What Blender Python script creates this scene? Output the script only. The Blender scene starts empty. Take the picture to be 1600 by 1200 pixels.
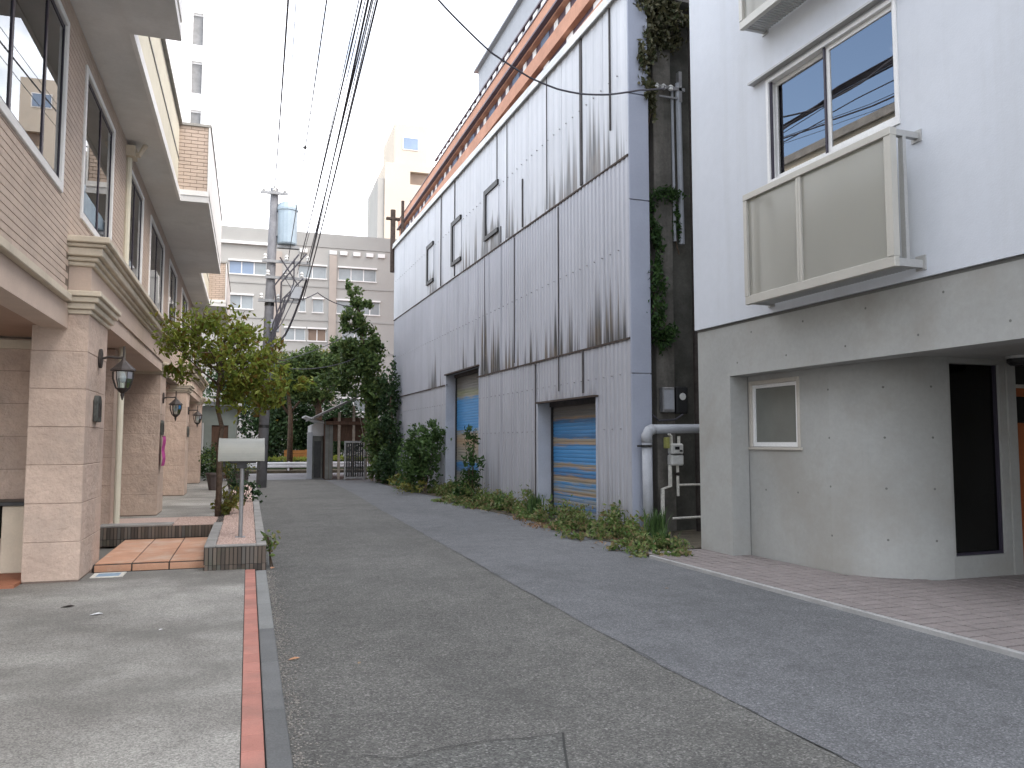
import bpy, bmesh, math, random
import numpy as np
from mathutils import Matrix, Vector
R = math.radians
random.seed(7)
scene = bpy.context.scene
COL = scene.collection

# ------------------------------------------------------------------ camera, sky, sun, exposure
cd = bpy.data.cameras.new('camera'); cam = bpy.data.objects.new('camera', cd); COL.objects.link(cam)
cd.sensor_width = 36.0; cd.lens = 28.125; cd.clip_start = 0.05; cd.clip_end = 900
cam.location = (0, 0, 1.5)
cam.rotation_euler = (R(90 + 4.164), 0, R(-18.197))
scene.camera = cam

world = bpy.data.worlds.new('World'); scene.world = world; world.use_nodes = True
wn, wl = world.node_tree.nodes, world.node_tree.links
wn.clear()
SUN_EL, SUN_AZ = R(48), R(128)          # azimuth clockwise from +Y
w_out = wn.new('ShaderNodeOutputWorld'); w_bg = wn.new('ShaderNodeBackground')
w_sky = wn.new('ShaderNodeTexSky'); w_sky.sky_type = 'NISHITA'; w_sky.sun_disc = False
w_sky.sun_elevation = SUN_EL; w_sky.sun_rotation = SUN_AZ
w_sky.air_density = 1.0; w_sky.dust_density = 4.0; w_sky.ozone_density = 1.0
w_tc = wn.new('ShaderNodeTexCoord'); w_no = wn.new('ShaderNodeTexNoise')
w_no.inputs['Scale'].default_value = 2.6; w_no.inputs['Detail'].default_value = 6; w_no.inputs['Roughness'].default_value = 0.6
w_ra = wn.new('ShaderNodeValToRGB'); w_ra.color_ramp.elements[0].position = 0.40; w_ra.color_ramp.elements[1].position = 0.60
w_mx = wn.new('ShaderNodeMix'); w_mx.data_type = 'RGBA'; w_mx.inputs[7].default_value = (11.5, 11.7, 12.2, 1)
w_mp = wn.new('ShaderNodeMapping'); w_mp.inputs['Location'].default_value = (0, 0.5, 0.2)
wl.new(w_tc.outputs['Generated'], w_mp.inputs['Vector']); wl.new(w_mp.outputs['Vector'], w_no.inputs['Vector']); wl.new(w_no.outputs['Fac'], w_ra.inputs['Fac'])
wl.new(w_ra.outputs['Color'], w_mx.inputs[0]); wl.new(w_sky.outputs['Color'], w_mx.inputs[6])
wl.new(w_mx.outputs[2], w_bg.inputs['Color']); w_bg.inputs['Strength'].default_value = 0.14
wl.new(w_bg.outputs['Background'], w_out.inputs['Surface'])

sd = bpy.data.lights.new('sun', 'SUN'); sun = bpy.data.objects.new('sun', sd); COL.objects.link(sun)
sd.energy = 0.9; sd.angle = R(35); sd.color = (1.0, 0.95, 0.87)
sv = Vector((math.sin(SUN_AZ) * math.cos(SUN_EL), math.cos(SUN_AZ) * math.cos(SUN_EL), math.sin(SUN_EL)))
sun.rotation_euler = sv.to_track_quat('Z', 'Y').to_euler(); sun.location = (0, 0, 60)

vs = scene.view_settings
vs.view_transform = 'Standard'; vs.look = 'None'; vs.gamma = 1.0; vs.use_curve_mapping = False
vs.exposure = 1.45

# ------------------------------------------------------------------ materials
class NT:
    def __init__(s, name):
        s.m = bpy.data.materials.new(name); s.m.use_nodes = True
        s.n, s.l = s.m.node_tree.nodes, s.m.node_tree.links
        s.b = s.n['Principled BSDF']; s.out = s.n['Material Output']
        s.pos = None
    def new(s, t, **kw):
        x = s.n.new(t)
        for k, v in kw.items(): setattr(x, k, v)
        return x
    def P(s):
        if s.pos is None: s.pos = s.new('ShaderNodeNewGeometry').outputs['Position']
        return s.pos
    def noise(s, scale, detail=4, rough=0.6, stretch=None, vec=None):
        n = s.new('ShaderNodeTexNoise'); n.inputs['Scale'].default_value = scale
        n.inputs['Detail'].default_value = detail; n.inputs['Roughness'].default_value = rough
        v = vec or s.P()
        if stretch:
            mp = s.new('ShaderNodeMapping'); mp.inputs['Scale'].default_value = stretch
            s.l.new(v, mp.inputs['Vector']); v = mp.outputs['Vector']
        s.l.new(v, n.inputs['Vector']); return n.outputs['Fac']
    def ramp(s, fac, stops, interp='LINEAR'):
        r = s.new('ShaderNodeValToRGB'); r.color_ramp.interpolation = interp; e = r.color_ramp.elements
        while len(e) > 1: e.remove(e[-1])
        e[0].position = stops[0][0]; e[0].color = c4(stops[0][1])
        for p, c in stops[1:]:
            k = e.new(p); k.color = c4(c)
        s.l.new(fac, r.inputs['Fac']); return r.outputs['Color']
    def mix(s, fac, a, b, blend='MIX'):
        m = s.new('ShaderNodeMix'); m.data_type = 'RGBA'; m.blend_type = blend
        for i, v in ((0, fac), (6, a), (7, b)):
            if isinstance(v, (int, float)): m.inputs[i].default_value = v
            elif isinstance(v, (tuple, list)): m.inputs[i].default_value = c4(v)
            else: s.l.new(v, m.inputs[i])
        return m.outputs[2]
    def math(s, op, a, b=0.0, clamp=False):
        m = s.new('ShaderNodeMath'); m.operation = op; m.use_clamp = clamp
        for i, v in ((0, a), (1, b)):
            if isinstance(v, (int, float)): m.inputs[i].default_value = v
            else: s.l.new(v, m.inputs[i])
        return m.outputs[0]
    def bump(s, fac, strength, dist=0.01):
        b = s.new('ShaderNodeBump'); b.inputs['Strength'].default_value = strength; b.inputs['Distance'].default_value = dist
        s.l.new(fac, b.inputs['Height']); s.l.new(b.outputs['Normal'], s.b.inputs['Normal'])
def c4(c):
    if isinstance(c, (int, float)): return (c, c, c, 1)
    return (c[0], c[1], c[2], 1)
def sc(c, k): return tuple(min(1, x * k) for x in c)

def mat(name, c, rough=0.8, var=0.18, vs_=1.5, fine=0.12, fs=40, bump=0.15, bs=60, bd=0.01, metal=0.0, rnd=0.0, spec=0.3, stretch=None, stain=None, stain_amt=0.0, stain_scale=1.2):
    t = NT(name)
    n1 = t.noise(vs_, 5, 0.6, stretch)
    col = t.ramp(n1, [(0.3, sc(c, 1 - var)), (0.7, sc(c, 1 + var))])
    if fine:
        n2 = t.noise(fs, 3, 0.7)
        col = t.mix(1.0, col, t.ramp(n2, [(0.3, 1 - fine), (0.7, 1.0)]), 'MULTIPLY')
    if stain is not None:
        n3 = t.noise(stain_scale, 6, 0.65)
        f = t.math('MULTIPLY', t.ramp(n3, [(0.48, 0), (0.66, 1)]), stain_amt)
        col = t.mix(f, col, stain)
    if rnd:
        oi = t.new('ShaderNodeObjectInfo')
        col = t.mix(1.0, col, t.ramp(oi.outputs['Random'], [(0, 1 - rnd), (1, 1.0)]), 'MULTIPLY')
    t.l.new(col, t.b.inputs['Base Color'])
    t.b.inputs['Roughness'].default_value = rough; t.b.inputs['Metallic'].default_value = metal
    t.b.inputs['Specular IOR Level'].default_value = spec
    if bump: t.bump(t.noise(bs, 4, 0.65), bump, bd)
    return t.m

def leafmat(name, cols, transl=0.35, rough=0.5):
    t = NT(name)
    g = t.new('ShaderNodeNewGeometry')
    st = [(i / max(1, len(cols) - 1), c) for i, c in enumerate(cols)]
    col = t.ramp(g.outputs['Random Per Island'], st)
    big = t.noise(1.6, 3)
    col = t.mix(1.0, col, t.ramp(big, [(0.3, 0.72), (0.7, 1.2)]), 'MULTIPLY')
    t.l.new(col, t.b.inputs['Base Color']); t.b.inputs['Roughness'].default_value = rough
    t.b.inputs['Specular IOR Level'].default_value = 0.25
    tr = t.new('ShaderNodeBsdfTranslucent'); t.l.new(col, tr.inputs['Color'])
    ms = t.new('ShaderNodeMixShader'); ms.inputs[0].default_value = transl
    t.l.new(t.b.outputs[0], ms.inputs[1]); t.l.new(tr.outputs[0], ms.inputs[2])
    t.l.new(ms.outputs[0], t.out.inputs['Surface'])
    return t.m

def glassmat(name, tint, ior=1.6, extra=0.0, rough=0.01):
    t = NT(name)
    tp = t.new('ShaderNodeBsdfTransparent'); tp.inputs['Color'].default_value = c4(tint)
    gl = t.new('ShaderNodeBsdfGlossy'); gl.inputs['Roughness'].default_value = rough
    fr = t.new('ShaderNodeFresnel'); fr.inputs['IOR'].default_value = ior
    f = t.math('ADD', fr.outputs[0], extra, True)
    ms = t.new('ShaderNodeMixShader'); t.l.new(f, ms.inputs[0])
    t.l.new(tp.outputs[0], ms.inputs[1]); t.l.new(gl.outputs[0], ms.inputs[2])
    t.l.new(ms.outputs[0], t.out.inputs['Surface'])
    return t.m

def asphalt(name, base, agg, aggscale=110, patch=0.25, tint=(0.5, 0.5, 0.45)):
    t = NT(name)
    n1 = t.noise(0.55, 6, 0.62); n2 = t.noise(3.5, 5, 0.7)
    col = t.ramp(n1, [(0.3, sc(base, 1 - patch)), (0.7, sc(base, 1 + patch))])
    col = t.mix(1.0, col, t.ramp(n2, [(0.3, 0.85), (0.7, 1.12)]), 'MULTIPLY')
    vo = t.new('ShaderNodeTexVoronoi'); vo.inputs['Scale'].default_value = aggscale; t.l.new(t.P(), vo.inputs['Vector'])
    sp = t.new('ShaderNodeSeparateColor'); t.l.new(vo.outputs['Color'], sp.inputs[0])
    g = t.ramp(sp.outputs[0], [(0.0, 1 - agg), (0.55, 1.0), (0.86, 1 + agg * 0.7), (1.0, 1 + agg * 2.2)])
    col = t.mix(1.0, col, g, 'MULTIPLY')
    v2 = t.new('ShaderNodeTexVoronoi'); v2.inputs['Scale'].default_value = aggscale * .55; t.l.new(t.P(), v2.inputs['Vector'])
    s2 = t.new('ShaderNodeSeparateColor'); t.l.new(v2.outputs['Color'], s2.inputs[0])
    col = t.mix(1.0, col, t.ramp(s2.outputs[1], [(0.0, 1 - agg * .35), (0.2, 1.0), (0.93, 1.0), (0.98, 1 + agg * .55)]), 'MULTIPLY')
    spot = t.noise(2.1, 3, 0.5); col = t.mix(t.math('MULTIPLY', t.ramp(spot, [(0.66, 0), (0.72, 1)]), 0.3), col, sc(base, 0.5))
    n4 = t.noise(0.9, 5, 0.7, (1.6, 0.35, 1))
    col = t.mix(t.math('MULTIPLY', t.ramp(n4, [(0.5, 0), (0.7, 1)]), 0.35), col, sc(base, 0.62))
    t.l.new(col, t.b.inputs['Base Color']); t.b.inputs['Roughness'].default_value = 0.85
    t.b.inputs['Specular IOR Level'].default_value = 0.3
    t.bump(t.math('ADD', vo.outputs['Distance'], t.noise(260, 2)), 0.5, 0.006)
    return t.m

M = {}
M['asphalt_old'] = asphalt('asphalt_old', (0.122, 0.119, 0.109), 0.42, 105, 0.17)
M['asphalt_new'] = asphalt('asphalt_new', (0.134, 0.136, 0.139), 0.36, 125, 0.12)
M['asphalt_patch'] = asphalt('asphalt_patch', (0.118, 0.117, 0.108), 0.45, 100, 0.12)
M['crack'] = mat('crack', (0.05, 0.05, 0.047), 0.95)
M['earth'] = mat('earth', (0.10, 0.085, 0.06), 0.95, 0.3, 4, 0.3, 50, 0.5, 40, 0.03)
M['ground'] = mat('ground', (0.17, 0.165, 0.15), 0.9, 0.2, 0.8)
M['cross'] = asphalt('cross_street', (0.22, 0.22, 0.23), 0.15, 90, 0.1)

def concrete_forecourt():
    t = NT('forecourt_concrete')
    n1 = t.noise(0.5, 6, 0.6, (1.0, 0.9, 1)); n2 = t.noise(2.4, 6, 0.7)
    col = t.ramp(n1, [(0.36, (0.21, 0.199, 0.178)), (0.50, (0.28, 0.269, 0.242)), (0.64, (0.375, 0.362, 0.328))])
    col = t.mix(1.0, col, t.ramp(n2, [(0.3, 0.82), (0.7, 1.12)]), 'MULTIPLY')
    vo = t.new('ShaderNodeTexVoronoi'); vo.inputs['Scale'].default_value = 130; t.l.new(t.P(), vo.inputs['Vector'])
    sp = t.new('ShaderNodeSeparateColor'); t.l.new(vo.outputs['Color'], sp.inputs[0])
    col = t.mix(1.0, col, t.ramp(sp.outputs[0], [(0, 0.58), (0.6, 1.0), (1, 1.32)]), 'MULTIPLY')
    st = t.noise(0.62, 4, 0.55, (0.75, 1.1, 1))
    col = t.mix(t.math('MULTIPLY', t.ramp(st, [(0.48, 0), (0.62, 1)]), 0.55), col, (0.115, 0.11, 0.096))
    t.l.new(col, t.b.inputs['Base Color']); t.b.inputs['Roughness'].default_value = 0.85
    t.bump(t.math('ADD', sp.outputs[1], t.noise(90, 3)), 0.35, 0.005)
    return t.m
M['forecourt'] = concrete_forecourt()
M['kerb'] = mat('kerb_stone', (0.27, 0.275, 0.265), 0.85, 0.14, 2, 0.3, 90, 0.3, 120, rnd=0.12)
M['kerb_dark'] = mat('kerb_stone_dark', (0.165, 0.168, 0.166), 0.85, 0.16, 2.5, 0.3, 90, 0.3, 120, rnd=0.15)
M['pink_brick'] = mat('pink_brick', (0.52, 0.235, 0.185), 0.85, 0.12, 5, 0.2, 120, 0.2, 120, rnd=0.16, stain=(0.25, 0.17, 0.14), stain_amt=0.4, stain_scale=2)
M['joint'] = mat('joint_mortar', (0.055, 0.05, 0.045), 0.95)
M['pale_joint'] = mat('pale_joint', (0.26, 0.20, 0.165), 0.95)
M['mortar'] = mat('mortar', (0.235, 0.19, 0.155), 0.95)
M['facing_brick'] = mat('facing_brick', (0.58, 0.465, 0.385), 0.8, 0.08, 3, 0.12, 60, 0.15, 90, rnd=0.10)
M['pink_stone'] = mat('pink_stone', (0.572, 0.44, 0.358), 0.75, 0.11, 2.6, 0.14, 22, 0.8, 6, 0.04, rnd=0.12, stain=(0.40, 0.33, 0.28), stain_amt=0.4, stain_scale=2.2)
M['pink_stone_plain'] = mat('pink_stone_plain', (0.55, 0.435, 0.358), 0.8, 0.08, 2, 0.08, 40, 0.1, 30)
M['cream'] = mat('cream_moulding', (0.634, 0.555, 0.439), 0.75, 0.10, 1.5, 0.08, 40, 0.1, 40, stain=(0.32, 0.28, 0.22), stain_amt=0.35, stain_scale=1.6)
M['cream_wall'] = mat('cream_wall', (0.66, 0.62, 0.50), 0.8, 0.06, 1.5, 0.05)
M['soffit'] = mat('soffit_plaster', (0.70, 0.695, 0.685), 0.85, 0.10, 0.7, 0.06, 20, 0.08, 40, stain=(0.55, 0.54, 0.52), stain_amt=0.5, stain_scale=0.9)
M['white_trim'] = mat('white_trim', (0.76, 0.75, 0.73), 0.5, 0.05, 2, 0.04)
M['dark_sash'] = mat('dark_sash', (0.035, 0.03, 0.045), 0.4, 0.1)
M['glass_l'] = glassmat('house_glass', (0.84, 0.90, 0.85), 1.55, 0.10)
M['curtain_l'] = mat('pale_curtain', (0.68, 0.74, 0.65), 0.9, 0.12, 1.0, 0.1, 6, 0.3, 12, 0.03, stretch=(1, 4, .3))
M['terracotta'] = mat('terracotta_tile', (0.60, 0.335, 0.215), 0.7, 0.12, 3, 0.1, 60, 0.1, 60, rnd=0.14, stain=(0.66, 0.52, 0.41), stain_amt=0.65, stain_scale=2)
M['red_floor'] = mat('red_floor', (0.36, 0.15, 0.085), 0.7, 0.15, 3)
M['bay_ceiling'] = mat('bay_ceiling', (0.40, 0.27, 0.20), 0.85, 0.08)
M['planter_tile'] = mat('planter_tile', (0.20, 0.155, 0.125), 0.7, 0.35, 14, 0.25, 50, 0.2, 60, stain=(0.10, 0.11, 0.09), stain_amt=0.6, stain_scale=5)
def ribtile():
    t = NT('planter_tile'); g = t.new('ShaderNodeNewGeometry')
    c = t.ramp(g.outputs['Random Per Island'], [(0, (0.05, 0.04, 0.034)), (0.4, (0.105, 0.08, 0.06)), (0.75, (0.155, 0.12, 0.095)), (1, (0.10, 0.095, 0.085))])
    c = t.mix(t.math('MULTIPLY', t.ramp(t.noise(5, 4), [(0.5, 0), (0.68, 1)]), 0.6), c, (0.07, 0.085, 0.05))
    t.l.new(c, t.b.inputs['Base Color']); t.b.inputs['Roughness'].default_value = 0.7
    return t.m
M['planter_tile'] = ribtile()
M['coping'] = mat('coping', (0.33, 0.32, 0.30), 0.85, 0.2, 4, 0.2, 60, 0.3, 60)
M['grit'] = mat('grit', (0.30, 0.28, 0.25), 0.9, 0.4, 60)
M['gravel'] = mat('pink_gravel', (0.56, 0.42, 0.36), 0.9, 0.3, 60, 0.2, 150)
M['dark_metal'] = mat('dark_metal', (0.05, 0.05, 0.05), 0.45, 0.2, 8, metal=0.6)
M['iron_brown'] = mat('lantern_iron', (0.065, 0.055, 0.05), 0.55, 0.3, 14, metal=0.4)
M['verdigris'] = mat('plaque_bronze', (0.085, 0.088, 0.08), 0.6, 0.3, 20, metal=0.3)
M['lantern_glass'] = glassmat('lantern_glass', (0.80, 0.88, 0.90), 1.5, 0.06, 0.05)
M['magenta'] = mat('magenta_cloth', (0.42, 0.06, 0.24), 0.8, 0.15, 8)
M['mailbox'] = mat('mailbox_metal', (0.25, 0.25, 0.22), 0.42, 0.10, 5, 0.06, 80, 0.03, 200, metal=0.25, stain=(0.22, 0.215, 0.185), stain_amt=0.4, stain_scale=5)
M['galv'] = mat('galvanised', (0.30, 0.30, 0.30), 0.5, 0.15, 8, metal=0.5)
M['bark'] = mat('bark', (0.12, 0.085, 0.06), 0.9, 0.35, 14, 0.3, 60, 0.7, 35, 0.02)
M['bare_wood'] = mat('bare_branch', (0.34, 0.29, 0.24), 0.9, 0.2, 10)
M['pole'] = mat('concrete_pole', (0.19, 0.19, 0.20), 0.85, 0.2, 4)
M['transformer'] = mat('transformer_paint', (0.36, 0.44, 0.50), 0.5, 0.08, 3)
M['cable'] = mat('cable_black', (0.075, 0.072, 0.085), 0.6, 0.1)
M['porcelain'] = mat('porcelain', (0.7, 0.7, 0.68), 0.3, 0.05)
M['leaf_street'] = leafmat('leaf_street_tree', [(0.15, 0.085, 0.02), (0.17, 0.18, 0.028), (0.22, 0.27, 0.045), (0.13, 0.19, 0.035), (0.33, 0.36, 0.075)], 0.45)
M['leaf_street_b'] = leafmat('leaf_far_tree', [(0.07, 0.10, 0.03), (0.12, 0.16, 0.045), (0.19, 0.22, 0.065), (0.26, 0.22, 0.07)], 0.4)
M['leaf_ivy'] = leafmat('leaf_ivy', [(0.02, 0.045, 0.015), (0.035, 0.075, 0.02), (0.06, 0.12, 0.03)], 0.2)
M['leaf_tree'] = leafmat('leaf_tree', [(0.04, 0.07, 0.022), (0.07, 0.115, 0.035), (0.12, 0.18, 0.05), (0.055, 0.095, 0.035), (0.16, 0.20, 0.06)], 0.35)
M['leaf_dark'] = leafmat('leaf_dark', [(0.02, 0.042, 0.018), (0.035, 0.07, 0.026), (0.055, 0.10, 0.035)], 0.25)
M['leaf_bush'] = leafmat('leaf_bush', [(0.03, 0.06, 0.02), (0.075, 0.135, 0.04), (0.12, 0.20, 0.065), (0.055, 0.10, 0.035)], 0.35)
M['leaf_weed'] = leafmat('leaf_weed', [(0.06, 0.11, 0.03), (0.12, 0.19, 0.05), (0.20, 0.25, 0.085), (0.24, 0.18, 0.09), (0.09, 0.15, 0.04)], 0.35)
M['leaf_yellow'] = leafmat('leaf_yellow', [(0.10, 0.12, 0.03), (0.20, 0.20, 0.04), (0.14, 0.11, 0.03)], 0.3)
M['leaf_verge'] = leafmat('leaf_verge', [(0.20, 0.26, 0.05), (0.30, 0.32, 0.06)], 0.4)
M['leaf_dry'] = leafmat('leaf_dry', [(0.20, 0.13, 0.06), (0.30, 0.19, 0.10), (0.12, 0.08, 0.05), (0.38, 0.20, 0.11)], 0.15)
M['ivy_dry'] = leafmat('ivy_dry', [(0.05, 0.055, 0.03), (0.10, 0.09, 0.045), (0.035, 0.05, 0.02)], 0.2)
M['fallen'] = mat('fallen_leaf', (0.50, 0.27, 0.15), 0.8, 0.2, 20)
M['leaf_dry_flat'] = mat('dry_leaf', (0.30, 0.22, 0.14), 0.85, 0.2, 20)
M['paper'] = mat('white_paper', (0.75, 0.75, 0.75), 0.8, 0.05)

def cladding(name, base, amt, rust):
    t = NT(name)
    tc = t.new('ShaderNodeTexCoord'); sp = t.new('ShaderNodeSeparateXYZ'); t.l.new(tc.outputs['Generated'], sp.inputs[0])
    n0 = t.noise(0.6, 4); col = t.ramp(n0, [(0.3, sc(base, 0.92)), (0.7, sc(base, 1.06))])
    pale = t.noise(1.0, 5, 0.6, (1, 3.5, 0.12))
    col = t.mix(1.0, col, t.ramp(pale, [(0.3, 0.94), (0.65, 1.03)]), 'MULTIPLY')
    thin = t.noise(1.0, 4, 0.65, (1, 5.5, 0.05)); wide = t.noise(1.0, 2, 0.5, (1, 0.75, 0.05))
    s = t.math('ADD', t.math('MULTIPLY', thin, 0.55), t.math('MULTIPLY', wide, 0.45))
    low = t.math('SUBTRACT', 1.0, sp.outputs[2], True)
    py = t.new('ShaderNodeSeparateXYZ'); t.l.new(t.P(), py.inputs[0])
    near = t.new('ShaderNodeMapRange'); near.inputs[1].default_value = 12; near.inputs[2].default_value = 27; near.inputs[3].default_value = 0.035; near.inputs[4].default_value = -0.05
    t.l.new(py.outputs[1], near.inputs[0]); s = t.math('ADD', s, near.outputs[0])
    thr = t.math('ADD', s, t.math('MULTIPLY', t.math('POWER', low, 1.3), 0.24))
    f = t.math('MULTIPLY', t.ramp(thr, [(0.712, 0), (0.785, 1)]), amt)
    dcol = t.ramp(t.noise(1.4, 3), [(0.45, (0.035, 0.034, 0.031)), (0.66, rust)])
    col = t.mix(f, col, dcol)
    # grime line right above each lap joint
    lapn = t.noise(5.0, 4, 0.7)
    lap = t.math('MULTIPLY', t.ramp(t.math('ADD', low, t.math('MULTIPLY', lapn, 0.09)), [(1.0, 0), (1.06, 1)]), 0.75)
    col = t.mix(lap, col, (0.06, 0.05, 0.04))
    spots = t.noise(14, 2); col = t.mix(t.math('MULTIPLY', t.ramp(spots, [(0.70, 0), (0.76, 1)]), 0.35), col, (0.25, 0.17, 0.11))
    t.l.new(col, t.b.inputs['Base Color']); t.b.inputs['Roughness'].default_value = 0.5
    t.b.inputs['Specular IOR Level'].default_value = 0.35
    t.bump(t.noise(2.2, 3), 0.25, 0.02)
    return t.m
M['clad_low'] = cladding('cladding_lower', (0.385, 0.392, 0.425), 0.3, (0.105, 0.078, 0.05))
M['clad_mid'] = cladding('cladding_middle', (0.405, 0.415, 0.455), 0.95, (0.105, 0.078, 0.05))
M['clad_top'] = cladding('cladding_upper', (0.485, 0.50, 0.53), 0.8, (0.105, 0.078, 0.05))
M['clad_side'] = mat('side_sheet', (0.33, 0.355, 0.425), 0.5, 0.07, 1.0, 0.05, 30, 0.1, 3, 0.02)
M['rust'] = mat('rusty_steel', (0.075, 0.055, 0.045), 0.85, 0.4, 8, 0.3, 50)
M['seam_dark'] = mat('seam_dark', (0.07, 0.065, 0.065), 0.8, 0.3, 5)
M['roof_cap'] = mat('roof_cap', (0.60, 0.61, 0.60), 0.5, 0.15, 2)
M['jamb'] = mat('jamb_sheet', (0.40, 0.42, 0.47), 0.6, 0.1, 2)
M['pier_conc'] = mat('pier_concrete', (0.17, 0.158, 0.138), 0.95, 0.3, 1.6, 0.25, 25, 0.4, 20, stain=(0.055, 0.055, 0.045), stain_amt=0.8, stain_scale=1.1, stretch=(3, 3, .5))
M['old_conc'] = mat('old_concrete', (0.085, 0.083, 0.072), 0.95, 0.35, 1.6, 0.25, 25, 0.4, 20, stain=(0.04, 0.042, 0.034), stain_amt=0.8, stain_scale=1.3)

def shutter_mat(name, stops, hh):
    t = NT(name)
    tc = t.new('ShaderNodeTexCoord'); sp = t.new('ShaderNodeSeparateXYZ'); t.l.new(tc.outputs['Generated'], sp.inputs[0])
    wob = t.noise(1.0, 4, 0.65, (1, 1.1, 9.0)); wob2 = t.noise(1.0, 3, 0.6, (1, 0.5, 22.0))
    z = t.math('ADD', sp.outputs[2], t.math('ADD', t.math('MULTIPLY', t.math('SUBTRACT', wob, 0.5), 0.10), t.math('MULTIPLY', t.math('SUBTRACT', wob2, 0.5), 0.09)))
    col = t.ramp(z, stops)
    col = t.mix(1.0, col, t.ramp(t.noise(1.0, 4, 0.7, (1, 0.8, 26)), [(0.3, 0.78), (0.7, 1.1)]), 'MULTIPLY')
    t.l.new(col, t.b.inputs['Base Color']); t.b.inputs['Roughness'].default_value = 0.6
    return t.m
BL, BD, TN, GY, OR = (0.06, 0.255, 0.54), (0.055, 0.17, 0.36), (0.30, 0.28, 0.23), (0.21, 0.21, 0.20), (0.36, 0.25, 0.15)
M['shutter_a'] = shutter_mat('shutter_paint_near', [(0, BD), (0.05, TN), (0.09, BD), (0.13, TN), (0.19, BL), (0.215, OR), (0.24, TN), (0.29, BL), (0.315, TN), (0.36, OR), (0.385, BD), (0.42, BL), (0.45, OR), (0.47, TN), (0.49, BL), (0.63, BL), (0.66, OR), (0.70, TN), (0.715, BD), (0.77, BL), (0.83, BL), (0.86, BD), (0.885, OR), (0.91, GY), (1, (0.15, 0.14, 0.13))], 2)
M['shutter_b'] = shutter_mat('shutter_paint_far', [(0, GY), (0.12, TN), (0.17, GY), (0.22, BD), (0.26, BL), (0.28, TN), (0.36, TN), (0.45, OR), (0.52, TN), (0.545, BL), (0.66, BL), (0.80, BL), (0.83, TN), (0.86, (0.26, 0.28, 0.16)), (0.90, GY), (1, GY)], 3)
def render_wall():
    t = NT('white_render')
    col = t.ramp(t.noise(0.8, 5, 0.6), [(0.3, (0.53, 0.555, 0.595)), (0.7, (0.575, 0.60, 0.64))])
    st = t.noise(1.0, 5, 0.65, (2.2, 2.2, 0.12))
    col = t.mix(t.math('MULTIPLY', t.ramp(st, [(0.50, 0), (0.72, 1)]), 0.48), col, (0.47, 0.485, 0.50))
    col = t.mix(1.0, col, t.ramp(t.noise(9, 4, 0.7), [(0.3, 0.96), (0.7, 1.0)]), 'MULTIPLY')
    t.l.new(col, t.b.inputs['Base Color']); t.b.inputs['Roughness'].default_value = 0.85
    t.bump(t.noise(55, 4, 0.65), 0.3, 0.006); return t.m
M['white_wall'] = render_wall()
M['raw_conc'] = mat('fair_faced_concrete', (0.335, 0.338, 0.322), 0.75, 0.10, 0.8, 0.08, 18, 0.12, 25, 0.01, stain=(0.265, 0.25, 0.22), stain_amt=0.6, stain_scale=0.9)
M['tie_hole'] = mat('tie_hole', (0.15, 0.15, 0.14), 0.9)
M['alu'] = mat('aluminium', (0.47, 0.455, 0.41), 0.42, 0.05, 3, 0.03, metal=0.25)
M['alu_grey'] = mat('aluminium_shadow', (0.42, 0.42, 0.41), 0.45, 0.05, 3, metal=0.3)
M['white_alu'] = mat('white_window_frame', (0.74, 0.74, 0.73), 0.4, 0.03)
M['beige_frame'] = mat('beige_window_frame', (0.46, 0.43, 0.38), 0.5, 0.04)
def frosted():
    t = NT('frosted_panel')
    col = t.ramp(t.noise(1.2, 3, 0.5), [(0.3, (0.45, 0.445, 0.41)), (0.7, (0.51, 0.50, 0.465))])
    t.l.new(col, t.b.inputs['Base Color']); t.b.inputs['Roughness'].default_value = 0.28; t.b.inputs['Specular IOR Level'].default_value = 0.7
    tr = t.new('ShaderNodeBsdfRefraction'); tr.inputs['Color'].default_value = (0.85, 0.835, 0.77, 1)
    tr.inputs['Roughness'].default_value = 0.55; tr.inputs['IOR'].default_value = 1.03
    ms = t.new('ShaderNodeMixShader'); ms.inputs[0].default_value = 0.6
    t.l.new(t.b.outputs[0], ms.inputs[1]); t.l.new(tr.outputs[0], ms.inputs[2]); t.l.new(ms.outputs[0], t.out.inputs['Surface'])
    return t.m
M['frosted'] = frosted()
M['obscure'] = mat('obscure_glass', (0.15, 0.155, 0.14), 0.25, 0.08, 3, 0.1, 150, 0.1, 150, spec=0.5)
M['glass_r'] = glassmat('flat_glass', (0.90, 0.92, 0.92), 1.6, 0.36)
M['glass_dark'] = glassmat('dark_glass', (0.25, 0.27, 0.26), 1.45)
M['lace'] = mat('lace_curtain', (0.6, 0.53, 0.42), 0.9, 0.18, 2, 0.12, 30, 0.4, 9, 0.03, stretch=(1, 6, 0.4))
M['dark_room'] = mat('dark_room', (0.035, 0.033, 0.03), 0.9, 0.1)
M['orange_door'] = mat('orange_door', (0.302, 0.086, 0.025), 0.5, 0.12, 2, stretch=(8, 8, .5))
M['paver'] = mat('paver', (0.255, 0.223, 0.212), 0.85, 0.07, 4, 0.15, 90, 0.2, 100, rnd=0.10)
M['pale_edge'] = mat('pale_edge', (0.33, 0.325, 0.315), 0.85, 0.15, 3)
M['pvc_grey'] = mat('grey_pipe', (0.37, 0.385, 0.41), 0.45, 0.08, 4)
M['white_pipe'] = mat('white_pipe', (0.682, 0.66, 0.594), 0.5, 0.15, 20)
M['meter'] = mat('gas_meter_body', (0.69, 0.69, 0.655), 0.45, 0.08, 8)
M['black'] = mat('black_plastic', (0.025, 0.025, 0.025), 0.5, 0.2)
M['yellow_tag'] = mat('yellow_tag', (0.42, 0.42, 0.14), 0.7, 0.1)
M['apt_wall'] = mat('apartment_tile', (0.385, 0.378, 0.355), 0.85, 0.06, 0.4, 0.05, 8)
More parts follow.
